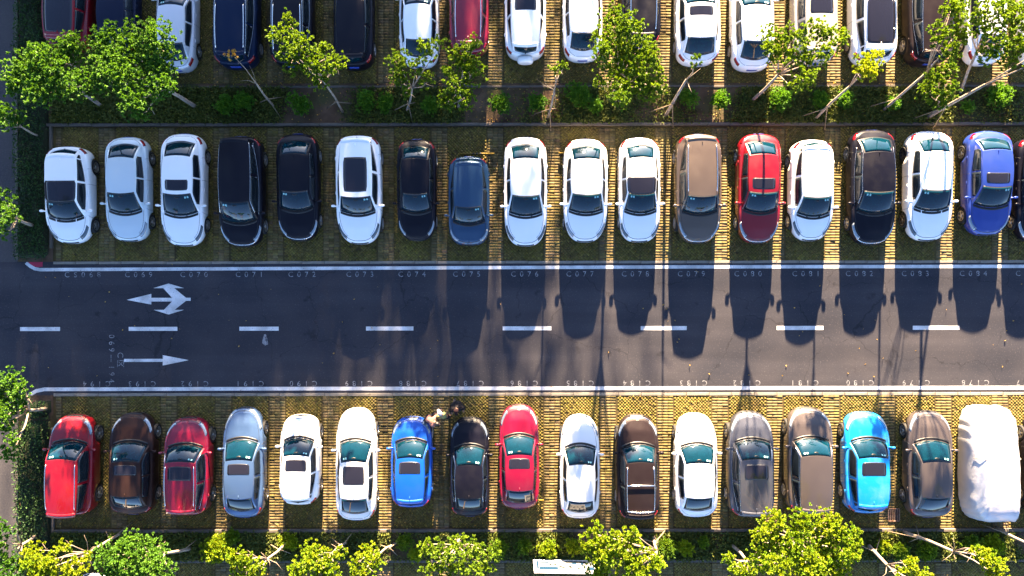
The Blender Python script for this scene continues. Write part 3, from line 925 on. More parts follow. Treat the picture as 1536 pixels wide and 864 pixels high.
car(1, 1524, 1596, Y + 0, 100, 'sedan', 'white', 'white car at top right', 'white car cut off by the right edge of the photo at the top')
# upper row: noses point down
car(2, 65, 147, 219, 366, 'hatch', 'white', 'white hatchback with black roof', 'white hatchback with black glass front roof beside the left hedge', sun='front', head='d')
car(2, 157, 230, 204, 363, 'sedan', 'silverblue', 'silver blue sedan', 'pale silver blue sedan between two white cars at left')
car(2, 240, 313, 199, 370, 'sedan', 'white', 'white sedan with small black sunroof', 'white sedan with small black sunroof and dark rear glass next to the black people carrier', sun='small', head='d')
car(2, 328, 400, 204, 371, 'mpv', 'black', 'black people carrier', 'long black people carrier with red tail lamps and chrome nose', trim='c', chromenose=True, nf=5.5)
car(2, 414, 482, 199, 362, 'sedan', 'black', 'black sedan left of white car', 'black sedan between the black people carrier and the white car with large sunroof', chromenose=True, rim='l')
car(2, 504, 575, 203, 367, 'suv', 'white', 'white car with large sunroof', 'white estate with large dark rectangular sunroof', sun='big', head='d')
car(2, 596, 655, 207, 362, 'sedan', 'black', 'black sedan beside the small blue car', 'black sedan with bright headlights and pale rear glass beside the small slate blue car')
car(2, 672, 735, 234, 369, 'hatch', 'slate', 'small slate blue hatchback', 'small slate blue hatchback parked in front of a yellow wheel stop')
car(2, 756, 821, 204, 370, 'sedan', 'white', 'plain white sedan with V nose', 'plain white sedan with both wing mirrors out right of the small slate blue car', head='d')
car(2, 844, 912, 207, 364, 'sedan', 'white', 'rounded white sedan', 'rounded all-white sedan with clear rear glass, second white car right of the slate blue one', nf=3.6)
car(2, 926, 991, 205, 364, 'sedan', 'white', 'white sedan with black roof panel', 'white sedan with a black panel over its front roof, left of the tan car', sun='front', head='d')
car(2, 1009, 1083, 201, 366, 'suv', 'tan', 'tan car', 'tan estate with its roof in sun beside the red sedan', rails='c', sun=None, chromenose=True)
car(2, 1102, 1172, 199, 366, 'sedan', 'red', 'red sedan', 'dark red sedan with a small black sunroof in the upper row', sun='small', chromenose=True)
car(2, 1180, 1251, 209, 362, 'hatch', 'white', 'white hatchback', 'plain white hatchback right of the red sedan', head='d', nf=3.8)
car(2, 1268, 1345, 193, 368, 'sedan', 'black', 'black sedan with silver wheels', 'black sedan with silver window trim and wheels between two white cars', trim='c', chromenose=True)
car(2, 1352, 1431, 195, 362, 'sedan', 'white', 'white sedan left of blue sedan', 'white sedan with black wheels left of the blue sedan', rim='d', head='d')
car(2, 1440, 1520, 195, 354, 'sedan', 'royal', 'blue sedan', 'blue sedan with brown sunroof and silver wheels in the upper row', sun='small')
car(2, 1514, 1590, 205, 363, 'sedan', 'black', 'black car at the right edge', 'black car cut off by the right edge of the photo in the upper row', chromenose=True)
# lower row: noses point up
car(3, 68, 156, 621, 773, 'mpv', 'red', 'red people carrier', 'red people carrier with two short silver roof rails at bottom left', rails='c', A=.24, B=.40)
car(3, 162, 239, 618, 774, 'sedan', 'brown', 'dark brown sedan', 'dark brown sedan with a sunroof beside the red people carrier', sun='small', trim='brown')
car(3, 246, 322, 624, 773, 'suv', 'crimson', 'crimson car with rails', 'crimson estate with silver roof rails and a small sunroof', rails='c', sun='small', trim='c')
car(3, 333, 401, 610, 779, 'sedan', 'steel', 'steel blue sedan', 'steel blue sedan with small dark sunroof', sun='small')
car(3, 420, 483, 621, 758, 'hatch', 'white', 'short white hatchback', 'short white hatchback with small grey sunroof', sun='small')
car(3, 503, 568, 611, 783, 'sedan', 'pearl', 'long pearl sedan', 'long pearl white sedan with a tall black sunroof', sun='mid')
car(3, 586, 650, 624, 762, 'hatch', 'blue', 'bright blue hatchback', 'bright blue hatchback with dark sunroof next to the people', sun='small')
car(3, 675, 734, 625, 777, 'sedan', 'black', 'black sedan by the people', 'black sedan right of the three people', trim='c')
car(3, 749, 809, 606, 766, 'sedan', 'crimson', 'bright red sedan', 'bright red sedan with brown sunroof in the lower row', sun='small')
car(3, 839, 900, 621, 780, 'sedan', 'pearl', 'plain white sedan in the lower row', 'off-white sedan with dark rear window between the bright red sedan and the bronze car')
car(3, 922, 989, 621, 779, 'suv', 'bronze', 'bronze car with crossbars', 'bronze brown estate with silver crossbars across its roof', rails='c', cross=True, chromenose=True)
car(3, 1009, 1077, 619, 778, 'sedan', 'white', 'bright white sedan', 'bright white sedan in the sun between the bronze car and the grey car', trim='c')
car(3, 1087, 1161, 616, 776, 'suv', 'grey', 'grey car with sunroof', 'grey estate with dark sunroof and pale windscreen', sun='small', trim='c')
car(3, 1172, 1251, 610, 771, 'suv', 'taupe', 'taupe car', 'taupe estate with its tail reaching the big yellow-green tree', trim='c')
car(3, 1259, 1336, 617, 771, 'hatch', 'azure', 'sky blue hatchback', 'sky blue hatchback with small sunroof beside the big yellow-green tree', sun='small')
car(3, 1350, 1433, 615, 779, 'sedan', 'taupe', 'brown grey sedan', 'brown grey sedan with silver wheels left of the covered car')
car(3, 1528, 1600, 620, 775, 'sedan', 'black', 'dark car right of the covered car', 'dark car cut off by the right edge beyond the covered car')
car(4, 104, 168, 860, 1015, 'sedan', 'white', 'white car at the bottom', 'white car just showing at the bottom edge between two leafy crowns')

CARPOS = []
for i, (row, x0, x1, y0, y1, kind, col, short, label, kw) in enumerate(CARS):
    cx, cy, W, L = fit(row, x0, x1, y0, y1)
    W = min(1.95, max(1.70, W))
    rz = -math.pi / 2 if row == 2 else math.pi / 2
    if row == 4: rz = math.pi / 2
    rz += R(random.uniform(-.6, .6))
    vr = random.Random(i * 13 + 5)
    kw.setdefault('nf', vr.uniform(4.0, 6.0)); kw.setdefault('ridge', vr.choice((.0, .008, .014))); kw.setdefault('ridge_at', vr.uniform(.45, .75)); kw.setdefault('wB', vr.uniform(.635, .675)); kw.setdefault('H', KIND[kind]['H'] + vr.uniform(-.03, .03))
    kw.setdefault('A', KIND[kind]['A'] + vr.uniform(-.012, .012)); kw.setdefault('Cc', KIND[kind]['Cc'] + vr.uniform(-.015, .01))
    make_car('parked_car', kind, L, W, col, label, {1: G1, 2: G2, 3: G3, 4: G4}[row], (cx, cy, 0.006), rz, **kw)
    CARPOS.append((cx, cy, short, row))
# ------------------------------------------------------------------ foliage
def leaf_cloud(cent, outd, rs, length, width, spread=0.9):
    """leaves: cent (n,3) roots, outd (n,3) main direction -> folded 4-point leaves"""
    n = len(cent)
    d = outd + rs.normal(0, spread, (n, 3)) * 0.6
    d[:, 2] += 0.15
    d /= np.linalg.norm(d, axis=1, keepdims=True)
    up = rs.normal(0, 1, (n, 3)); up[:, 2] += 1.2
    side = np.cross(d, up); side /= np.maximum(np.linalg.norm(side, axis=1, keepdims=True), 1e-6)
    nn = np.cross(side, d)
    Ln = (length * rs.uniform(.65, 1.25, (n, 1))); Wd = width * rs.uniform(.7, 1.3, (n, 1))
    p0 = cent; p1 = cent + d * Ln * .5 + side * Wd + nn * Ln * .07; p2 = cent + d * Ln - nn * Ln * .1; p3 = cent + d * Ln * .5 - side * Wd + nn * Ln * .07
    V = np.stack([p0, p1, p2, p3], 1).reshape(-1, 3)
    i = np.arange(n) * 4
    F = np.concatenate([np.stack([i, i + 1, i + 2], 1), np.stack([i, i + 2, i + 3], 1)])
    return V, F

def crown_mesh(name, clumps, mat, parent, rs, dens=95, leaves=16, length=.095, width=.030, origin=(0, 0, 0)):
    Cs, Ds, Ts = [], [], []
    for (c, r, ct) in clumps:
        nt_ = max(12, int(dens * 4.4 * r * r))
        u = rs.normal(0, 1, (nt_, 3)); u /= np.linalg.norm(u, axis=1, keepdims=True)
        u[:, 2] = np.abs(u[:, 2]) * .9 - .35 * rs.random(nt_)
        rad = r * rs.uniform(.3, 1.2, (nt_, 1))
        q = np.array(c) + u * rad * np.array([1, 1, .8])
        q += rs.normal(0, .03, q.shape)
        tt = (rs.normal(ct, .22, (nt_, 1))).clip(0, 1)
        Cs.append(np.repeat(q, leaves, 0)); Ds.append(np.repeat(u, leaves, 0)); Ts.append(np.repeat(tt, leaves, 0))
    Cc = np.concatenate(Cs); Dd = np.concatenate(Ds); T = np.concatenate(Ts)
    T = (T + rs.normal(0, .13, T.shape)).clip(0, 1)
    V, F = leaf_cloud(Cc, Dd, rs, length, width)
    V = V - np.array(origin)
    return mk_np(name, V, F, mat, parent, tint=np.repeat(np.repeat(T, 4, 0), 3, 1))

def make_tree(name, base, zc, clumps, mat, label, group, stakes=2, trunk_r=.07, bare=False, dens=95, lean=None, tone=.5, twigs=0, length=.095):
    rs = np.random.default_rng(int(base[0] * 7 + base[1]))
    b = P(base[0], base[1]); b.z = 0.02
    t = empty(name, b); tag(t, label, 'tree', group)
    cl = []
    for (x, y, r) in clumps:
        z = zc + rs.uniform(-.45, .35)
        p = P(x, y, z); rr = (1.25 if mat == M_LEAFG else 1.14) * r / 34 * (HC - z) / HC
        cl.append((np.array([p.x, p.y, z]), rr, tone + rs.uniform(-.2, .2)))
    bark = M_DEAD if bare else M_BARK
    if cl:
        cen = np.mean([c for c, r, q in cl], 0)
    else:
        cen = np.array(P(lean[0], lean[1], zc))
    mb = MB()
    fork = Vector(b) * .42 + Vector(cen) * .58; fork.z = max(1.1, zc * .55)
    if lean:
        fork = P(lean[0], lean[1], zc * .62)
    mid = (Vector(b) + fork) / 2 + Vector((rs.uniform(-.06, .06), rs.uniform(-.06, .06), 0))
    o = Vector(b)
    mb.tube([Vector(b) - Vector((0, 0, .1)) - o, Vector(b) * .9 + fork * .1 - o, mid - o, fork - o], [trunk_r * 1.25, trunk_r, trunk_r * .85, trunk_r * .7], 8)
    mb.build('trunk', bark, t, True)
    ends = [c for c, r, q in cl]
    for c in ends:
        c = Vector(c) - Vector((0, 0, .30)); m_ = (fork + c) / 2 + Vector((rs.uniform(-.1, .1), rs.uniform(-.1, .1), rs.uniform(-.05, .12)))
        mb = MB(); mb.tube([fork - o, m_ - o, c - o], [trunk_r * .5, trunk_r * .33, trunk_r * .16], 5)
        for q in range(2):
            e = m_ + (c - m_) * rs.uniform(.3, .9) ; f = e + Vector((rs.uniform(-.35, .35), rs.uniform(-.35, .35), rs.uniform(0, .35)))
            mb.tube([e - o, f - o], [trunk_r * .2, trunk_r * .08], 4)
        mb.build('branch', M_BARK, t, True)
    for k in range(twigs):
        a = rs.uniform(0, 2 * math.pi); e = fork + Vector((math.cos(a), math.sin(a), rs.uniform(.1, .8))) * rs.uniform(.4, .9)
        m_ = (fork + e) / 2 + Vector((rs.uniform(-.1, .1), rs.uniform(-.1, .1), .05))
        mb = MB(); mb.tube([fork - o, m_ - o, e - o], [trunk_r * .28, trunk_r * .15, trunk_r * .05], 5); mb.build('branch', M_DEAD, t, True)
    if cl:
        crown_mesh('crown', cl, mat, t, rs, dens, origin=tuple(o), length=length)
    st = b * .62 + fork * .38
    for k in range(stakes):
        a = rs.uniform(0, .6) + k * 2 * math.pi / 3 + .6
        f = Vector((b.x + math.cos(a) * .75, b.y + math.sin(a) * .55, 0.0)); top = Vector((st.x - math.cos(a) * .08, st.y - math.sin(a) * .08, st.z + .1))
        mb = MB(); mb.tube([f - o, top - o], [.022, .016], 6); mb.build('support_pole', M_TAN, t, True)
    return t

UP, LO = 'small trees in the upper planting strip', 'small trees in the lower planting strip'
T = make_tree
T('leafy_tree', (153, 158), 4.6, [(40, 105, 24), (75, 105, 27), (98, 82, 20), (60, 138, 18), (112, 68, 18), (122, 125, 20), (25, 125, 16), (88, 130, 18), (55, 82, 14)], M_LEAFG, 'wide bright green tree at the far upper left reaching over the hedge', UP, 0, .08, tone=.6)
T('leafy_tree', (295, 160), 5.0, [(163, 58, 20), (198, 72, 30), (235, 58, 24), (180, 108, 28), (225, 112, 28), (202, 150, 20), (250, 90, 18), (158, 88, 20), (245, 128, 16), (150, 118, 16), (212, 168, 10)], M_LEAFG, 'biggest bright green tree at upper left covering a navy sedan', UP, 0, .09, tone=.65)
T('young_tree', (412, 160), 3.6, [(348, 81, 6)], M_DRY, 'nearly bare young tree with one dry orange tuft over the dark blue car', UP, 3, .05, lean=(385, 125), bare=True, twigs=2)
T('young_tree', (515, 168), 4.6, [(432, 30, 12), (424, 55, 16), (450, 68, 19), (474, 95, 18), (507, 95, 14), (448, 92, 18), (430, 80, 12), (478, 122, 11), (486, 76, 11), (412, 52, 9), (494, 108, 9)], M_LEAF, 'thin spreading tree over the black car with pale roof rails', UP, 2, .05, dens=80, tone=.55)
T('young_tree', (610, 168), 4.0, [(598, 92, 15), (600, 118, 14), (643, 72, 14), (627, 100, 12), (640, 120, 10), (660, 62, 8), (612, 138, 8)], M_LEAF, 'light spindly tree at the tail of the white sedan by the crimson car', UP, 3, .05, dens=80, tone=.6)
T('young_tree', (688, 162), 4.2, [(711, 66, 12), (692, 80, 17), (708, 108, 19), (680, 128, 14), (697, 148, 16), (668, 152, 12), (700, 92, 14), (672, 108, 10)], M_LEAF, 'loose green tree at the tail of the crimson estate', UP, 2, .055, dens=80, tone=.62)
T('young_tree', (822, 178), 4.2, [(833, 104, 7), (847, 98, 5)], M_LEAF, 'almost bare sapling left of the bushy tree, tiny tuft on top', UP, 3, .05, lean=(832, 135), twigs=3, bare=True)
T('leafy_tree', (915, 152), 4.8, [(920, 28, 17), (943, 42, 20), (912, 58, 20), (960, 70, 20), (925, 88, 26), (955, 102, 22), (975, 88, 14), (935, 128, 22), (966, 132, 18), (905, 80, 14), (985, 128, 13), (898, 124, 9), (990, 105, 8), (930, 150, 12)], M_LEAF, 'bushy round green tree in the middle of the upper planting strip', UP, 1, .08, tone=.62)
T('young_tree', (998, 175), 4.3, [(1043, 92, 8)], M_LEAF, 'leaning sapling with one small tuft behind the white sedan with sunroof', UP, 3, .07, lean=(1030, 120), twigs=2)
T('leafy_tree', (1128, 152), 5.0, [(1160, 58, 18), (1192, 58, 18), (1226, 48, 18), (1250, 60, 16), (1172, 82, 18), (1205, 88, 18), (1236, 82, 14), (1210, 118, 15), (1190, 128, 10), (1150, 72, 10), (1262, 48, 9)], M_LEAF, 'broad sunlit tree over the beige car at upper right', UP, 1, .07, tone=.7, dens=80)
T('young_tree', (1222, 180), 4.2, [(1296, 98, 15), (1308, 94, 15), (1302, 108, 11)], M_LEAFY, 'leaning sapling with a bright yellow-green tuft behind the dark glass roof', UP, 3, .06, lean=(1275, 130), tone=.75)
T('leafy_tree', (1323, 168), 4.8, [(1430, 18, 18), (1412, 48, 14), (1440, 48, 16), (1424, 76, 14), (1406, 62, 8), (1436, 5, 14)], M_LEAF, 'leaning tree with its crown over the brown car at upper right', UP, 2, .06, lean=(1390, 110), tone=.68)
T('leafy_tree', (1408, 160), 3.6, [(1403, 118, 15), (1418, 132, 16), (1392, 138, 12), (1410, 150, 12), (1424, 105, 11)], M_LEAF, 'low green tree between two long leaning trunks at upper right', UP, 0, .05, tone=.5)
T('leafy_tree', (1440, 142), 5.6, [(1490, 18, 24), (1520, 26, 24), (1500, 62, 20), (1526, 72, 18), (1474, 48, 14), (1482, 82, 14), (1512, 92, 10), (1535, 48, 15), (1465, 28, 10)], M_LEAF, 'large sunlit tree in the top right corner', UP, 0, .07, lean=(1466, 78), tone=.68, dens=80)
T('young_tree', (1390, 178), 6.0, [(1560, 92, 18), (1575, 70, 22)], M_LEAF, 'tree with the longest bare trunk leaning out of the right edge', UP, 3, .08, lean=(1478, 128), tone=.6)
T('roadside_tree', (52, 338), 4.2, [(6, 300, 13), (16, 322, 12), (6, 345, 9), (-12, 318, 14)], M_LEAFG, 'green tree at the left edge beside the hedge, leaning over the side road', None, 0, .08, tone=.5)
T('roadside_tree', (62, 205), 4.0, [(8, 168, 14), (26, 178, 11), (2, 185, 10), (-15, 170, 15)], M_LEAFG, 'small tree at the left edge just below the wide bright green tree', None, 0, .05, tone=.35)
T('roadside_tree', (70, 612), 4.6, [(14, 572, 17), (30, 586, 11), (14, 608, 17), (5, 640, 11), (14, 676, 11), (35, 606, 9), (-6, 590, 15), (0, 622, 14), (18, 660, 8)], M_LEAFG, 'green and yellow tree overhanging the side road by the curved white line', None, 0, .08, tone=.75)
T('roadside_tree', (55, 800), 4.2, [(4, 795, 12), (10, 838, 12), (24, 850, 11), (-4, 815, 12), (8, 860, 12)], M_LEAFG, 'dark green tree in the bottom left corner', None, 0, .07, tone=.45)
T('young_tree', (182, 798), 4.3, [(50, 828, 14), (72, 843, 17), (95, 818, 10), (112, 850, 15), (58, 858, 16), (88, 860, 14), (40, 845, 8), (128, 838, 8)], M_LEAFY, 'yellow-green tree at bottom left with a bare crooked limb', LO, 2, .06, lean=(132, 828), twigs=4, bare=True, tone=.5)
T('leafy_tree', (287, 822), 4.6, [(165, 835, 19), (200, 813, 14), (193, 845, 22), (233, 818, 13), (235, 848, 18), (172, 860, 15), (215, 835, 18), (210, 865, 16), (182, 818, 12), (250, 860, 12)], M_LEAFG, 'bright green tree left of the pale bare branches at the bottom', LO, 1, .075, tone=.85)
T('young_tree', (428, 815), 4.0, [(350, 833, 13), (372, 842, 12), (385, 857, 13), (358, 855, 12)], M_LEAFY, 'pale spiky tree with bare forked branches at bottom left', LO, 3, .06, lean=(400, 838), twigs=7, bare=True, tone=.45)
T('leafy_tree', (520, 812), 4.2, [(468, 824, 14), (490, 840, 15), (446, 855, 13), (510, 828, 8), (480, 860, 14), (462, 842, 13), (500, 858, 10)], M_LEAFY, 'yellow-green tree below the long pearl sedan', LO, 2, .05, tone=.35)
T('young_tree', (592, 815), 3.8, [(550, 828, 13), (560, 843, 13), (532, 848, 10), (545, 860, 11)], M_LEAFY, 'small yellow-green tree below the bright blue hatchback', LO, 3, .05, tone=.5)
T('leafy_tree', (690, 800), 4.0, [(640, 820, 13), (665, 825, 15), (690, 815, 13), (700, 843, 19), (670, 855, 15), (735, 830, 11), (640, 855, 9), (725, 852, 14), (712, 822, 12), (652, 842, 11)], M_LEAF, 'ragged wide green tree below the black sedan by the people', LO, 0, .06, tone=.75, dens=80)
T('leafy_tree', (980, 806), 4.6, [(890, 804, 17), (908, 828, 22), (948, 800, 11), (942, 828, 21), (972, 845, 17), (900, 853, 19), (948, 858, 18), (922, 805, 12), (880, 820, 10), (988, 848, 9)], M_LEAFY, 'bright yellow-green tree beside the notice board', LO, 2, .065, lean=(985, 826), twigs=3, bare=True, tone=.35)
T('young_tree', (1098, 818), 4.2, [(1094, 838, 9), (1120, 858, 13), (1102, 855, 10)], M_LEAFY, 'small forked tree just left of the big yellow-green tree', LO, 0, .07, lean=(1120, 842), twigs=5, bare=True, tone=.4)
T('leafy_tree', (1185, 802), 4.8, [(1160, 788, 19), (1200, 782, 20), (1240, 788, 22), (1268, 805, 18), (1148, 818, 20), (1190, 818, 24), (1233, 822, 24), (1275, 832, 14), (1210, 848, 24), (1165, 850, 20), (1250, 853, 20), (1140, 842, 14), (1136, 800, 10), (1220, 866, 18), (1282, 812, 9)], M_LEAFY, 'biggest yellow-green tree at the bottom, below the taupe car', LO, 0, .09, tone=.3, dens=100)
T('young_tree', (1302, 818), 5.4, [(1365, 850, 12), (1352, 862, 10), (1378, 860, 10), (1385, 878, 14)], M_LEAFY, 'young tree with a bare white trunk right of the biggest bottom tree', LO, 2, .075, lean=(1330, 848), bare=True, twigs=2, tone=.5)
T('young_tree', (1352, 797), 5.2, [(1466, 828, 9), (1488, 846, 16), (1492, 862, 14), (1478, 836, 9)], M_LEAFY, 'leaning pale trunk with a yellow tuft below the covered car', LO, 3, .07, lean=(1430, 828), bare=True, twigs=5, tone=.6)
T('young_tree', (1494, 793), 5.5, [(1590, 848, 16), (1580, 832, 12)], M_LEAFY, 'bare trunk leaning out of the bottom right corner', LO, 2, .07, lean=(1545, 818), bare=True, tone=.5)

def nearest(px, py, rows):
    p = P(px, py); best = sorted((abs(c[0] - p.x), c[2]) for c in CARPOS if c[3] in rows)
    return best[0][1]
SHR_UP = [(338, 158, 13), (366, 152, 13), (450, 155, 15), (546, 151, 14), (575, 155, 14), (645, 157, 12), (750, 153, 15), (806, 152, 12), (868, 143, 17), (892, 160, 10), (1035, 148, 13), (1079, 153, 13), (1172, 150, 16), (1228, 152, 13), (1268, 148, 12), (1500, 142, 17), (1340, 155, 10), (1452, 158, 9)]
SHR_LO = [(320, 820, 19), (345, 808, 12), (432, 812, 12), (605, 812, 11), (620, 832, 10), (785, 820, 12), (820, 822, 13), (858, 820, 11), (1001, 818, 15), (1028, 822, 11), (1057, 813, 8), (1326, 822, 10), (1345, 826, 13), (1385, 826, 13), (1455, 816, 12), (1486, 818, 14), (745, 822, 12)]
used = {}
for lst, rows, where, grp in ((SHR_UP, (2,), 'upper', 'round shrubs in the upper planting strip'), (SHR_LO, (3,), 'lower', 'shrubs in the lower planting strip')):
    cnt = {}
    for s in lst: cnt.setdefault(nearest(s[0], s[1], rows), []).append(s)
    for s in lst:
        rs = np.random.default_rng(s[0])
        nm = nearest(s[0], s[1], rows); mates = cnt[nm]
        side = 'round' if len(mates) == 1 else ('left-hand' if s == min(mates) else 'right-hand' if s == max(mates) else 'middle')
        lab = '%s %s shrub in the %s planting strip, straight behind the %s' % (side, 'green' if where == 'upper' else 'leafy', where, nm)
        lab = lab.replace('in the %s planting strip, straight' % where, 'in the strip') if len(lab.split()) > 16 else lab
        z = .38; p = P(s[0], s[1], z); r = s[2] / 34 * 1.2
        e = empty('shrub', (p.x, p.y, .02)); tag(e, lab, 'shrub', grp)
        mb = MB()
        for k in range(4):
            a = rs.uniform(0, 6.3); mb.tube([(0, 0, -.05), (math.cos(a) * r * .5, math.sin(a) * r * .5, .4)], [.015, .006], 4)
        mb.build('stems', M_BARK, e)['kind'] = 'stuff'
        cl = [(np.array([p.x + rs.uniform(-.35, .35) * r, p.y + rs.uniform(-.35, .35) * r, z + rs.uniform(-.08, .1)]), r * rs.uniform(.55, .75), rs.uniform(.3, .8)) for _ in range(4)]
        crown_mesh('foliage', cl, M_SHRUB if where == 'upper' else (M_LEAF if s[0] % 2 else M_LEAFY), e, rs, 170, 9, length=.10, width=.022, origin=(p.x, p.y, .02))

def leaf_field(name, rects_, dens, zlo, zhi, mat, length, width, seed, patch_scale=None, parent=None, thr=.5):
    rs = np.random.default_rng(seed)
    Cs = []
    for (a, b, c, d) in rects_:
        p0 = P(a, d); p1 = P(c, b); ar = (p1.x - p0.x) * (p1.y - p0.y); n = int(ar * dens)
        Cs.append(np.stack([rs.uniform(p0.x, p1.x, n), rs.uniform(p0.y, p1.y, n), rs.uniform(zlo, zhi, n)], 1))
    Cc = np.concatenate(Cs)
    if patch_scale:
        ph = rs.uniform(0, 6, 12); f = np.zeros(len(Cc))
        for k in range(6):
            w = rs.normal(0, patch_scale, 2); f += np.sin(Cc[:, 0] * w[0] + Cc[:, 1] * w[1] + ph[k])
        Cc = Cc[f / 2.4 + rs.normal(0, .35, len(f)) > thr]
    D = rs.normal(0, 1, Cc.shape); D[:, 2] = np.abs(D[:, 2]) * .7
    V, F = leaf_cloud(Cc, D, rs, length, width)
    T_ = rs.beta(2, 2.5, (len(Cc), 1))
    return mk_np(name, V, F, mat, parent, tint=np.repeat(np.repeat(T_, 4, 0), 3, 1))
tag(leaf_field('ground_cover', [(80, 133, 1640, 184)], 1100, .0, .24, M_COVER, .12, .034, 5, 1.1, thr=-.25), None, None, None, 'stuff')
tag(leaf_field('ground_cover', [(80, 798, 1640, 838)], 1000, .0, .24, M_COVER, .12, .034, 6, 1.1, thr=-.7), None, None, None, 'stuff')
tag(leaf_field('fallen_leaves', [(60, 398, 1640, 588)], .3, .004, .012, M_DRY, .09, .03, 9), None, None, None, 'stuff')
tag(leaf_field('leaf_litter', [(80, 133, 1640, 184), (80, 798, 1640, 838), (80, 770, 1640, 793), (80, 108, 1640, 128)], 14, .02, .03, M_DRY, .07, .025, 8), None, None, None, 'stuff')

# clipped hedges along the side road
def hedge(px0, py0, px1, py1, label, seed):
    a = P(px0, py1); b = P(px1, py0); c = (a + b) / 2
    e = empty('hedge', (c.x, c.y, 0)); tag(e, label, 'hedge', 'hedges beside the side road')
    rs = np.random.default_rng(seed)
    w, l = b.x - a.x, b.y - a.y
    nx, ny = max(4, int(w / .18)), int(l / .18)
    X, Y_ = np.meshgrid(np.linspace(-w / 2 + .05, w / 2 - .05, nx), np.linspace(-l / 2 + .05, l / 2 - .05, ny), indexing='ij')
    Z = .42 + .06 * np.sin(X * 4 + Y_ * 1.7) + rs.normal(0, .05, X.shape)
    edge = np.minimum(np.minimum(np.arange(nx)[:, None], nx - 1 - np.arange(nx)[:, None]), np.minimum(np.arange(ny)[None], ny - 1 - np.arange(ny)[None]))
    Z = np.where(edge == 0, .0, Z)
    V = np.stack([X, Y_, Z], -1).reshape(-1, 3)
    idx = np.arange(nx * ny).reshape(nx, ny)
    F = np.stack([idx[:-1, :-1], idx[1:, :-1], idx[1:, 1:], idx[:-1, 1:]], -1).reshape(-1, 4)
    mk_np('twigs', V, F, M_HCORE, e, smooth=True)
    n = int(w * l * 330)
    cx = rs.uniform(-w / 2, w / 2, n); cy = rs.uniform(-l / 2, l / 2, n); m = np.minimum(w / 2 - np.abs(cx), l / 2 - np.abs(cy))
    cz = .50 + .06 * np.sin(cx * 4 + cy * 1.7) + rs.normal(0, .055, n) - .35 * np.exp(-m / .08) * rs.random(n)
    Cc = np.stack([cx, cy, cz], 1); D = rs.normal(0, 1, Cc.shape); D[:, 2] = np.abs(D[:, 2])
    V, F = leaf_cloud(Cc, D, rs, .10, .03)
    T_ = (rs.beta(2, 2.5, (n, 1)) + .25 * np.sin(cx * 1.3 + cy * 2.1)[:, None]).clip(0, 1)
    mk_np('leaves', V, F, M_HEDGE, e, tint=np.repeat(np.repeat(T_, 4, 0), 3, 1))
M_HCORE = principled('hedge_twigs', (0.015, 0.02, 0.008), 1.0)
hedge(29, -40, 76, 388, 'long dark clipped hedge beside the upper rows at the left', 11)
hedge(29, 628, 78, 905, 'dark clipped hedge left of the red people carrier', 12)
hedge(44, 598, 79, 626, 'small corner bush inside the curved white line', 13)

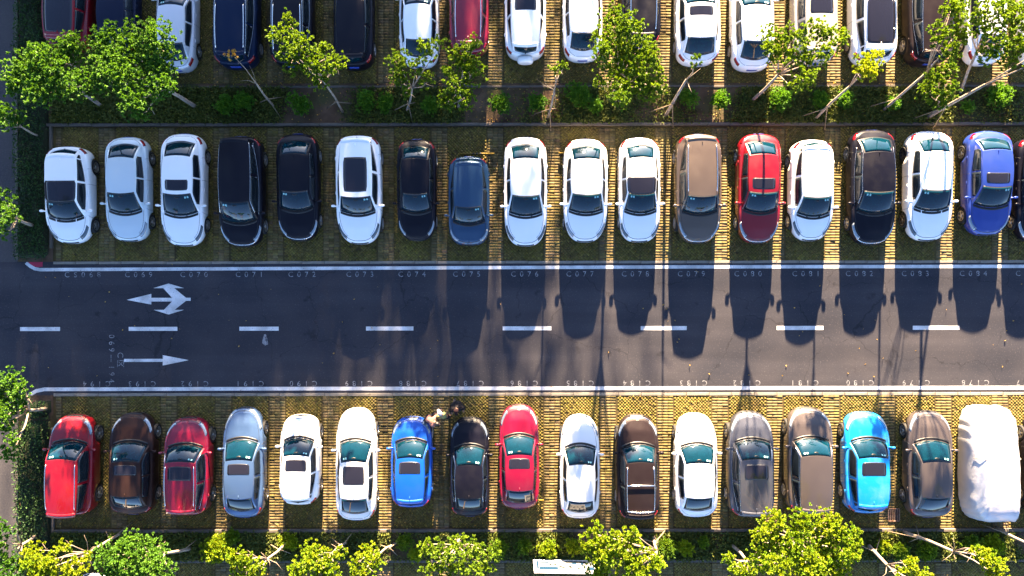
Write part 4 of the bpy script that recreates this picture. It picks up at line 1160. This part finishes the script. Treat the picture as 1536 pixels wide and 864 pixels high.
# ------------------------------------------------------------------ car under a cover
def car_cover():
    cx, cy, W, L = fit(3, 1436, 1533, 609, 783)
    W = min(W, 2.15)
    e = empty('covered_car', (cx, cy, 0.004), math.pi / 2); tag(e, 'car hidden under a shiny white cover at lower right', 'covered car')
    sh = Shape('mpv', L - .10, W - .14, nr=7)
    n = 120; th = np.linspace(0, 2 * np.pi, n, endpoint=False)
    hl, w2 = L / 2, W / 2
    def prof(x):   # longitudinal height of the draped top
        u = x / hl
        return np.interp(u, [-1, -.94, -.8, -.5, 0, .28, .5, .78, .92, 1], [.95, 1.35, 1.60, 1.68, 1.68, 1.56, 1.22, 1.02, .88, .70])
    rings = []
    levels = [(1.0, .10, 0), (1.01, .35, 0), (1.0, .62, 0), (.985, .80, .0)]
    ox = np.sign(np.cos(th)) * np.abs(np.cos(th)) ** .55 * hl; oy = np.sign(np.sin(th)) * np.abs(np.sin(th)) ** .38 * w2
    V = []
    fs = [1.0, 1.01, 1.0, .985, .95, .90, .82, .74, .66, .58, .5, .42, .34, .26, .18, .1, .03]
    for k, f in enumerate(fs):
        x = ox * f; y = oy * f
        if k < 4: z = np.full(n, [.10, .36, .62, .80][k])
        else:
            top = prof(x); q = np.abs(y) / w2
            lat = np.interp(q, [0, .4, .62, .75, .9, 1.0], [1.0, .985, .95, .80, .66, .5])
            lo = np.minimum(top, 1.0)
            z = np.minimum(top, lo * 1.0 + (top - lo) * np.clip((lat - .55) / .4, 0, 1)) * np.interp(q, [0, .8, .95, 1], [1, .99, .93, .82])
            z = np.maximum(z, .80 + .02 * (k - 3))
        # folds
        fold = .008 * np.sin(th * 23 + 1.3 * np.sin(th * 5)) * (1.0 if k < 5 else .3)
        V.append(np.stack([x * (1 + fold), y * (1 + fold * 1.5), z], -1))
    V = np.stack(V); K = len(fs)
    # soft wrinkles radiating over the windscreen and the sides
    X, Yv = V[..., 0], V[..., 1]
    wr = .006 * np.sin(X * 3.1 + Yv * 5.2) * np.sin(Yv * 3.7 - X * 1.9) + .006 * np.sin(X * 9 + 3 * np.sin(Yv * 2.2))
    wr += .006 * np.exp(-((X - .75) / .5) ** 2 - ((Yv - .45) / .4) ** 2) * np.sin((X * .8 + Yv) * 16)
    V[4:, :, 2] += wr[4:]
    F = []
    for k in range(K - 1):
        for i in range(n):
            F.append((k * n + i, k * n + (i + 1) % n, (k + 1) * n + (i + 1) % n, (k + 1) * n + i))
    F.append(tuple(range((K - 1) * n, K * n)))
    m = noise_mat('cover_fabric', (.42, .43, .46), (.52, .52, .54), 1.5, rough=.45, bump=.25, bscale=9, spec=.5)
    m.node_tree.nodes['Principled BSDF'].inputs['Metallic'].default_value = .25
    mk('cover', V.reshape(-1, 3), F, m, e)
    # seams of the cover
    mb = MB(); kk = 6
    for xs in (.35,):
        pts = []
        for y in np.linspace(-.92, .92, 15) * w2:
            d = np.abs(V[..., 0] - xs) + np.abs(V[..., 1] - y); j = np.unravel_index(np.argmin(d), d.shape); pts.append((xs, y, V[j][2] + .006))
        mb.tube(pts, .012, 5)
    mb.build('seam', M_FLUSH, e, True)
car_cover()

# ------------------------------------------------------------------ small things
def wheel_stop(px0, px1, py, label):
    a = P(px0, py); b = P(px1, py); e = empty('wheel_stop', (a + b) / 2); tag(e, label, 'wheel stop', 'wheel stops at the tails of parked cars')
    L = b.x - a.x
    mb = MB(); mb.tube([(-L / 2, 0, .16), (L / 2, 0, .16)], .045, 8); mb.build('bar', M_YEL, e, True)
    for s_ in (-1, 1):
        mb = MB(); mb.box((s_ * L * .33, 0, .06), (.05, .06, .16)); mb.box((s_ * L * .33, 0, .008), (.16, .14, .016)); mb.build('foot', M_BLACK, e)
    for k in (-.1, .0, .1):
        mb = MB(); mb.tube([(k * L - .05, 0, .16), (k * L + .05, 0, .16)], .048, 8); mb.build('black_band', M_BLACK, e, True)
wheel_stop(690, 742, 231.5, 'yellow steel wheel stop behind the small slate blue hatchback')
wheel_stop(838, 862, 231, 'short yellow wheel stop poking out left of the rounded white sedan')
wheel_stop(1092, 1112, 228.5, 'dull yellow wheel stop between the tan car and the red sedan')
wheel_stop(790, 815, 749, 'yellow wheel stop at the tail of the bright red sedan')

p = P(1340, 773); e = empty('drain_cover', (p.x, p.y, .004)); tag(e, 'square rusty drain grating between the sky blue and brown grey cars', 'drain cover')
M_RUST = noise_mat('rusty_iron', (.16, .07, .04), (.28, .2, .15), 8, rough=.9)
mb = MB()
for s_ in (-1, 1): mb.box((s_ * .24, 0, .02), (.04, .56, .035)); mb.box((0, s_ * .27, .021), (.44, .035, .035))
mb.build('frame', M_RUST, e)
mb = MB(); mb.box((0, 0, -.002), (.44, .5, .01)); mb.build('pit', M_BLACK, e)
bar = MB().box((0, 0, 0), (.02, .5, .025)); bar0 = bar.build('bar', M_RUST, e); bar0.location = (-.16, 0, .02)
for k in range(1, 5):
    o = bar0.copy(); C.objects.link(o); o.parent = e; o.location = (-.16 + k * .08, 0, .02)

# notice board facing the car park, seen from above at a slant
pa = P(801, 840, .5); pb = P(889, 841.5, .5)
cxn = (pa + pb) / 2; wN = pb.x - pa.x
e = empty('notice_board', (cxn.x, cxn.y, 0), math.atan2(pb.y - pa.y, pb.x - pa.x)); tag(e, 'white notice board with blue panels standing by the bottom edge', 'notice board')
M_BOARD = noise_mat('white_board', (.28, .28, .28), (.22, .22, .22), 3, rough=.5)
M_BLUE = principled('sign_blue', (.001, .018, .045), .5); M_INK = principled('sign_ink', (.004, .010, .012), .6)
MB().box((0, -.03, 1.17), (wN, .05, 1.30)).build('panel', M_BOARD, e)
mb = MB()
for z in (.50, 1.84): mb.box((0, -.03, z), (wN + .10, .08, .05))
for s_ in (-1, 1): mb.box((s_ * (wN / 2 + .025), -.03, 1.17), (.05, .08, 1.29))
mb.build('frame', M_LINE, e)
for s_ in (-.8, .8): MB().box((s_, -.08, .9), (.06, .05, 1.8)).build('post', M_BLUE, e)
# the board's print: facing north, so its left is east
def prt(x0, x1, z0, z1, mat, nm):
    MB().box(((x0 + x1) / 2, .0, (z0 + z1) / 2), (abs(x1 - x0), .012, abs(z1 - z0))).build(nm, mat, e)
hw = wN / 2
prt(-hw + .08, -hw + .17, .62, 1.50, M_BLUE, 'blue_border')
prt(-hw + .22, -hw + .62, .66, .84, M_BLUE, 'blue_heading')
prt(-hw + .18, -hw + .98, 1.28, 1.62, M_BLUE, 'blue_band')
prt(.05, .95, .62, .80, M_INK, 'title_bar')
prt(.32, .52, .80, .95, M_BLUE, 'blue_mark'); prt(.70, .82, .80, .98, M_BLUE, 'blue_mark')
prt(.95, hw - .05, 1.25, 1.62, M_BLUE, 'blue_band')
for k, (x, z) in enumerate(((-.42, .98), (-.18, 1.2), (-.08, 1.36), (.22, 1.22), (.26, 1.36), (.58, 1.42), (.78, 1.1), (-.6, 1.02))):
    mb = MB(); mb.box((x, .0, z), (.10, .012, .22), tilt=Matrix.Rotation(.5 * (-1) ** k, 3, 'Y')); mb.box((x + .06, .001, z - .03), (.09, .012, .03)); mb.build('printed_figure', M_INK, e)

# ------------------------------------------------------------------ people
M_SKIN = principled('skin', (.26, .13, .085), .6); M_HAIR = principled('black_hair', (.01, .008, .008), .5)
def cloth(name, c): return noise_mat(name, c, tuple(v * .8 for v in c), 6, rough=.9, bump=.3, bscale=14)
def skin_mesh(name, joints, edges, radii, mat, parent, root=0, sub=1):
    me = bpy.data.meshes.new(name); me.from_pydata(joints, edges, []); 
    o = bpy.data.objects.new('tmp', me); C.objects.link(o)
    o.modifiers.new('s', 'SKIN')
    for i, r in enumerate(radii):
        r = r if isinstance(r, tuple) else (r, r)
        me.skin_vertices[0].data[i].radius = r
        me.skin_vertices[0].data[i].use_root = (i == root)
    md = o.modifiers.new('u', 'SUBSURF'); md.levels = sub; md.render_levels = sub
    dg = bpy.context.evaluated_depsgraph_get(); m2 = bpy.data.meshes.new_from_object(o.evaluated_get(dg)); bpy.data.objects.remove(o)
    m2.materials.clear(); m2.materials.append(mat); m2.shade_smooth()
    return link(name, m2, parent)
def person(px, py, face, label, shirt, trousers, bend=.15, arms=((.35, .35, .9), (.35, -.35, .9)), hair=M_HAIR, hat=None, long_hair=False, coat=False, s=1.0):
    p = P(px, py, 1.3); e = empty('person', (p.x, p.y, .006), face); tag(e, label, 'person', 'people between the blue and black cars')
    bx = bend
    J = [(0, 0, .92), (bx * .3, 0, 1.12), (bx * .75, 0, 1.34), (bx, 0, 1.44), (bx * 1.2 + .01, 0, 1.50), (bx * 1.3 + .03, 0, 1.60)]
    Rr = [(.13, .11), (.115, .10), (.14, .10), (.07, .06), .05, .075]
    Ed = [(0, 1), (1, 2), (2, 3), (3, 4), (4, 5)]
    def add(par, pts, rad):
        k = par
        for q, r in zip(pts, rad): J.append(q); Rr.append(r); Ed.append((k, len(J) - 1)); k = len(J) - 1
        return k
    for sg in (-1, 1):
        st = .16 * sg
        add(0, [(st * .2, sg * .10, .84), (st + .02, sg * .105, .47), (st - .02, sg * .11, .09), (st + .12, sg * .115, .045)], [.095, .06, .042, .035])
    HD = []
    for sg, hp in ((1, arms[0]), (-1, arms[1])):
        shx = bx * .85; sp = Vector((shx, sg * .185, 1.38)); hnd = Vector((hp[0], hp[1], hp[2])); el = (sp + hnd) / 2 + Vector((-.07, sg * .07, -.05))
        w = el + (hnd - el) * .9; k = add(2, [tuple(sp), tuple(el), tuple(w)], [.058, .042, .028])
        d = (hnd - el).normalized(); sd_ = Vector((0, 0, 1)).cross(d).normalized() if abs(d.z) < .95 else Vector((0, 1, 0))
        pl = w + d * .07; k = add(k, [tuple(pl)], [(.036, .018)])
        for q, (off, ln) in enumerate(((-.030, .062), (-.011, .075), (.009, .07), (.028, .055))):
            add(k, [tuple(pl + d * .03 + sd_ * off), tuple(pl + d * (.03 + ln * .5) + sd_ * off * 1.15 + Vector((0, 0, -.008))), tuple(pl + d * (.03 + ln * .95) + sd_ * off * 1.1 + Vector((0, 0, -.03)))], [.010, .009, .008])
        add(k, [tuple(w + d * .045 - sd_ * .04), tuple(w + d * .08 - sd_ * .06)], [.012, .009])
        HD.append((sp, el, w))
    skin_mesh('body', J, Ed, Rr, M_SKIN, e)
    hc = Vector((bx * 1.3 + .035, 0, 1.60))
    hd = MB(); hd.ellipsoid(hc, (.098, .078, .115), 14, 10); hd.ellipsoid(hc + Vector((.098, 0, -.015)), (.018, .013, .022), 6, 5)
    for sg in (-1, 1): hd.ellipsoid(hc + Vector((0, sg * .08, -.01)), (.022, .01, .03), 6, 5)
    hd.build('head', M_SKIN, e, True)
    ey = MB()
    for sg in (-1, 1): ey.ellipsoid(hc + Vector((.088, sg * .033, .01)), (.010, .012, .008), 6, 5)
    ey.build('eyes', M_HAIR, e, True)
    MB().ellipsoid(hc + Vector((.090, 0, -.055)), (.010, .024, .008), 6, 5).build('mouth', M_TAIL, e, True)
    hm = MB(); hm.ellipsoid(hc + Vector((-.022, 0, .030)), (.108, .092, .108), 14, 9)
    if long_hair: hm.ellipsoid(hc + Vector((-.09, 0, -.10)), (.055, .09, .17), 10, 8)
    hm.build('hair', hair, e, True)
    if hat is not None:
        h = MB(); h.ellipsoid(hc + Vector((-.01, 0, .065)), (.118, .105, .085), 14, 8); 
        h.ellipsoid(hc + Vector((.10, 0, .05)), (.09, .08, .012), 12, 5); h.build('cap', hat, e, True)
    k = 2.1 if coat else 1.0
    SJ = [(0, 0, .86 if not coat else .62), (bx * .1, 0, .98), (bx * .35, 0, 1.14), (bx * .78, 0, 1.35), (bx * .97, 0, 1.43)]
    SR = [(.15 * k, .13 * k), (.145 * k, .125 * k), (.132 * k, .12 * k), (.155 * (1.35 if coat else 1), .118 * (1.5 if coat else 1)), (.085, .075)]
    SE = [(0, 1), (1, 2), (2, 3), (3, 4)]
    for (sp, el, w) in HD:
        n0 = len(SJ); wr = el + (w - el) * (.85 if coat else .35)
        SJ += [tuple(sp), tuple(el), tuple(wr)]; SR += [.075 * (1.5 if coat else 1), .058 * (1.7 if coat else 1), .05 * (1.5 if coat else 1)]; SE += [(3, n0), (n0, n0 + 1), (n0 + 1, n0 + 2)]
    skin_mesh('coat' if coat else 'shirt', SJ, SE, SR, shirt, e)
    TJ = [(0, 0, .93)]; TR = [(.145, .12)]; TE = []
    for sg in (-1, 1):
        st = .16 * sg; n0 = len(TJ); TJ += [(st * .2, sg * .10, .82), (st + .02, sg * .105, .47), (st - .02, sg * .11, .14)]; TR += [.108, .078, .062]; TE += [(0, n0), (n0, n0 + 1), (n0 + 1, n0 + 2)]
    skin_mesh('trousers', TJ, TE, TR, trousers, e)
    sm = MB()
    for sg in (-1, 1): sm.ellipsoid((.16 * sg + .05, sg * .112, .04), (.14, .05, .042), 10, 6)
    sm.build('shoes', M_BLACK, e, True)
    return e
M_DENIM = cloth('dark_trousers', (.02, .02, .03))
person(640, 630, R(-12), 'person in pink top bending beside the bright blue hatchback', cloth('pink_cloth', (.28, .13, .11)), M_DENIM, .36, ((.48, .16, 1.0), (.46, -.14, 1.0)), long_hair=True)
person(665, 627, R(115), 'person in pale yellow top and white cap between two cars', cloth('pale_yellow_cloth', (.26, .25, .09)), M_DENIM, .20, ((.30, .18, 1.05), (.12, -.24, .85)), hat=cloth('white_cap_cloth', (.45, .43, .43)))
person(684, 611, R(-80), 'person in a bulky black coat and dark red cap by the black sedan', cloth('black_coat_cloth', (.008, .006, .008)), M_DENIM, .06, ((.22, .26, 1.0), (.22, -.26, 1.0)), hat=cloth('dark_red_cloth', (.012, .002, .004)), coat=True)

# ------------------------------------------------------------------ unseen wood added to the north to shade the left half
def shade_woodland():
    rs = np.random.default_rng(3)
    n = 170000
    x = rs.uniform(-52, 12, n); y = rs.uniform(44, 60, n)
    d = np.clip((11.5 - x) / 21.5, 0, 1) ** 2.1  # leaf density shaped to thin eastward, so sun on the road brightens gradually
    top = 10.7 + (y - 44) * .225 + .55 * np.sin(x * .45 + 1) + .4 * np.sin(x * 1.15 + y * .3) + rs.normal(0, .45, n)
    z = rs.uniform(0, 1, n) * top + 1.0
    keep = rs.random(n) < d
    Cc = np.stack([x, y, z], 1)[keep]
    D = rs.normal(0, 1, Cc.shape)
    V, F = leaf_cloud(Cc, D, rs, .45, .16)
    T_ = rs.beta(2, 2, (len(Cc), 1))
    o = mk_np('shade_woodland', V, F, M_LEAFG, None, tint=np.repeat(np.repeat(T_, 4, 0), 3, 1)); tag(o, None, None, None, 'stuff')
    mb = MB()
    for k in range(34):
        xx = rs.uniform(-50, 1); yy = rs.uniform(46, 58); mb.tube([(xx, yy, -.1), (xx + rs.uniform(-.4, .4), yy, 5), (xx + rs.uniform(-1, 1), yy, 10.5)], [.28, .2, .06], 7)
    t = mb.build('shade_woodland_trunks', M_BARK, None, True); tag(t, None, None, None, 'stuff')
shade_woodland()
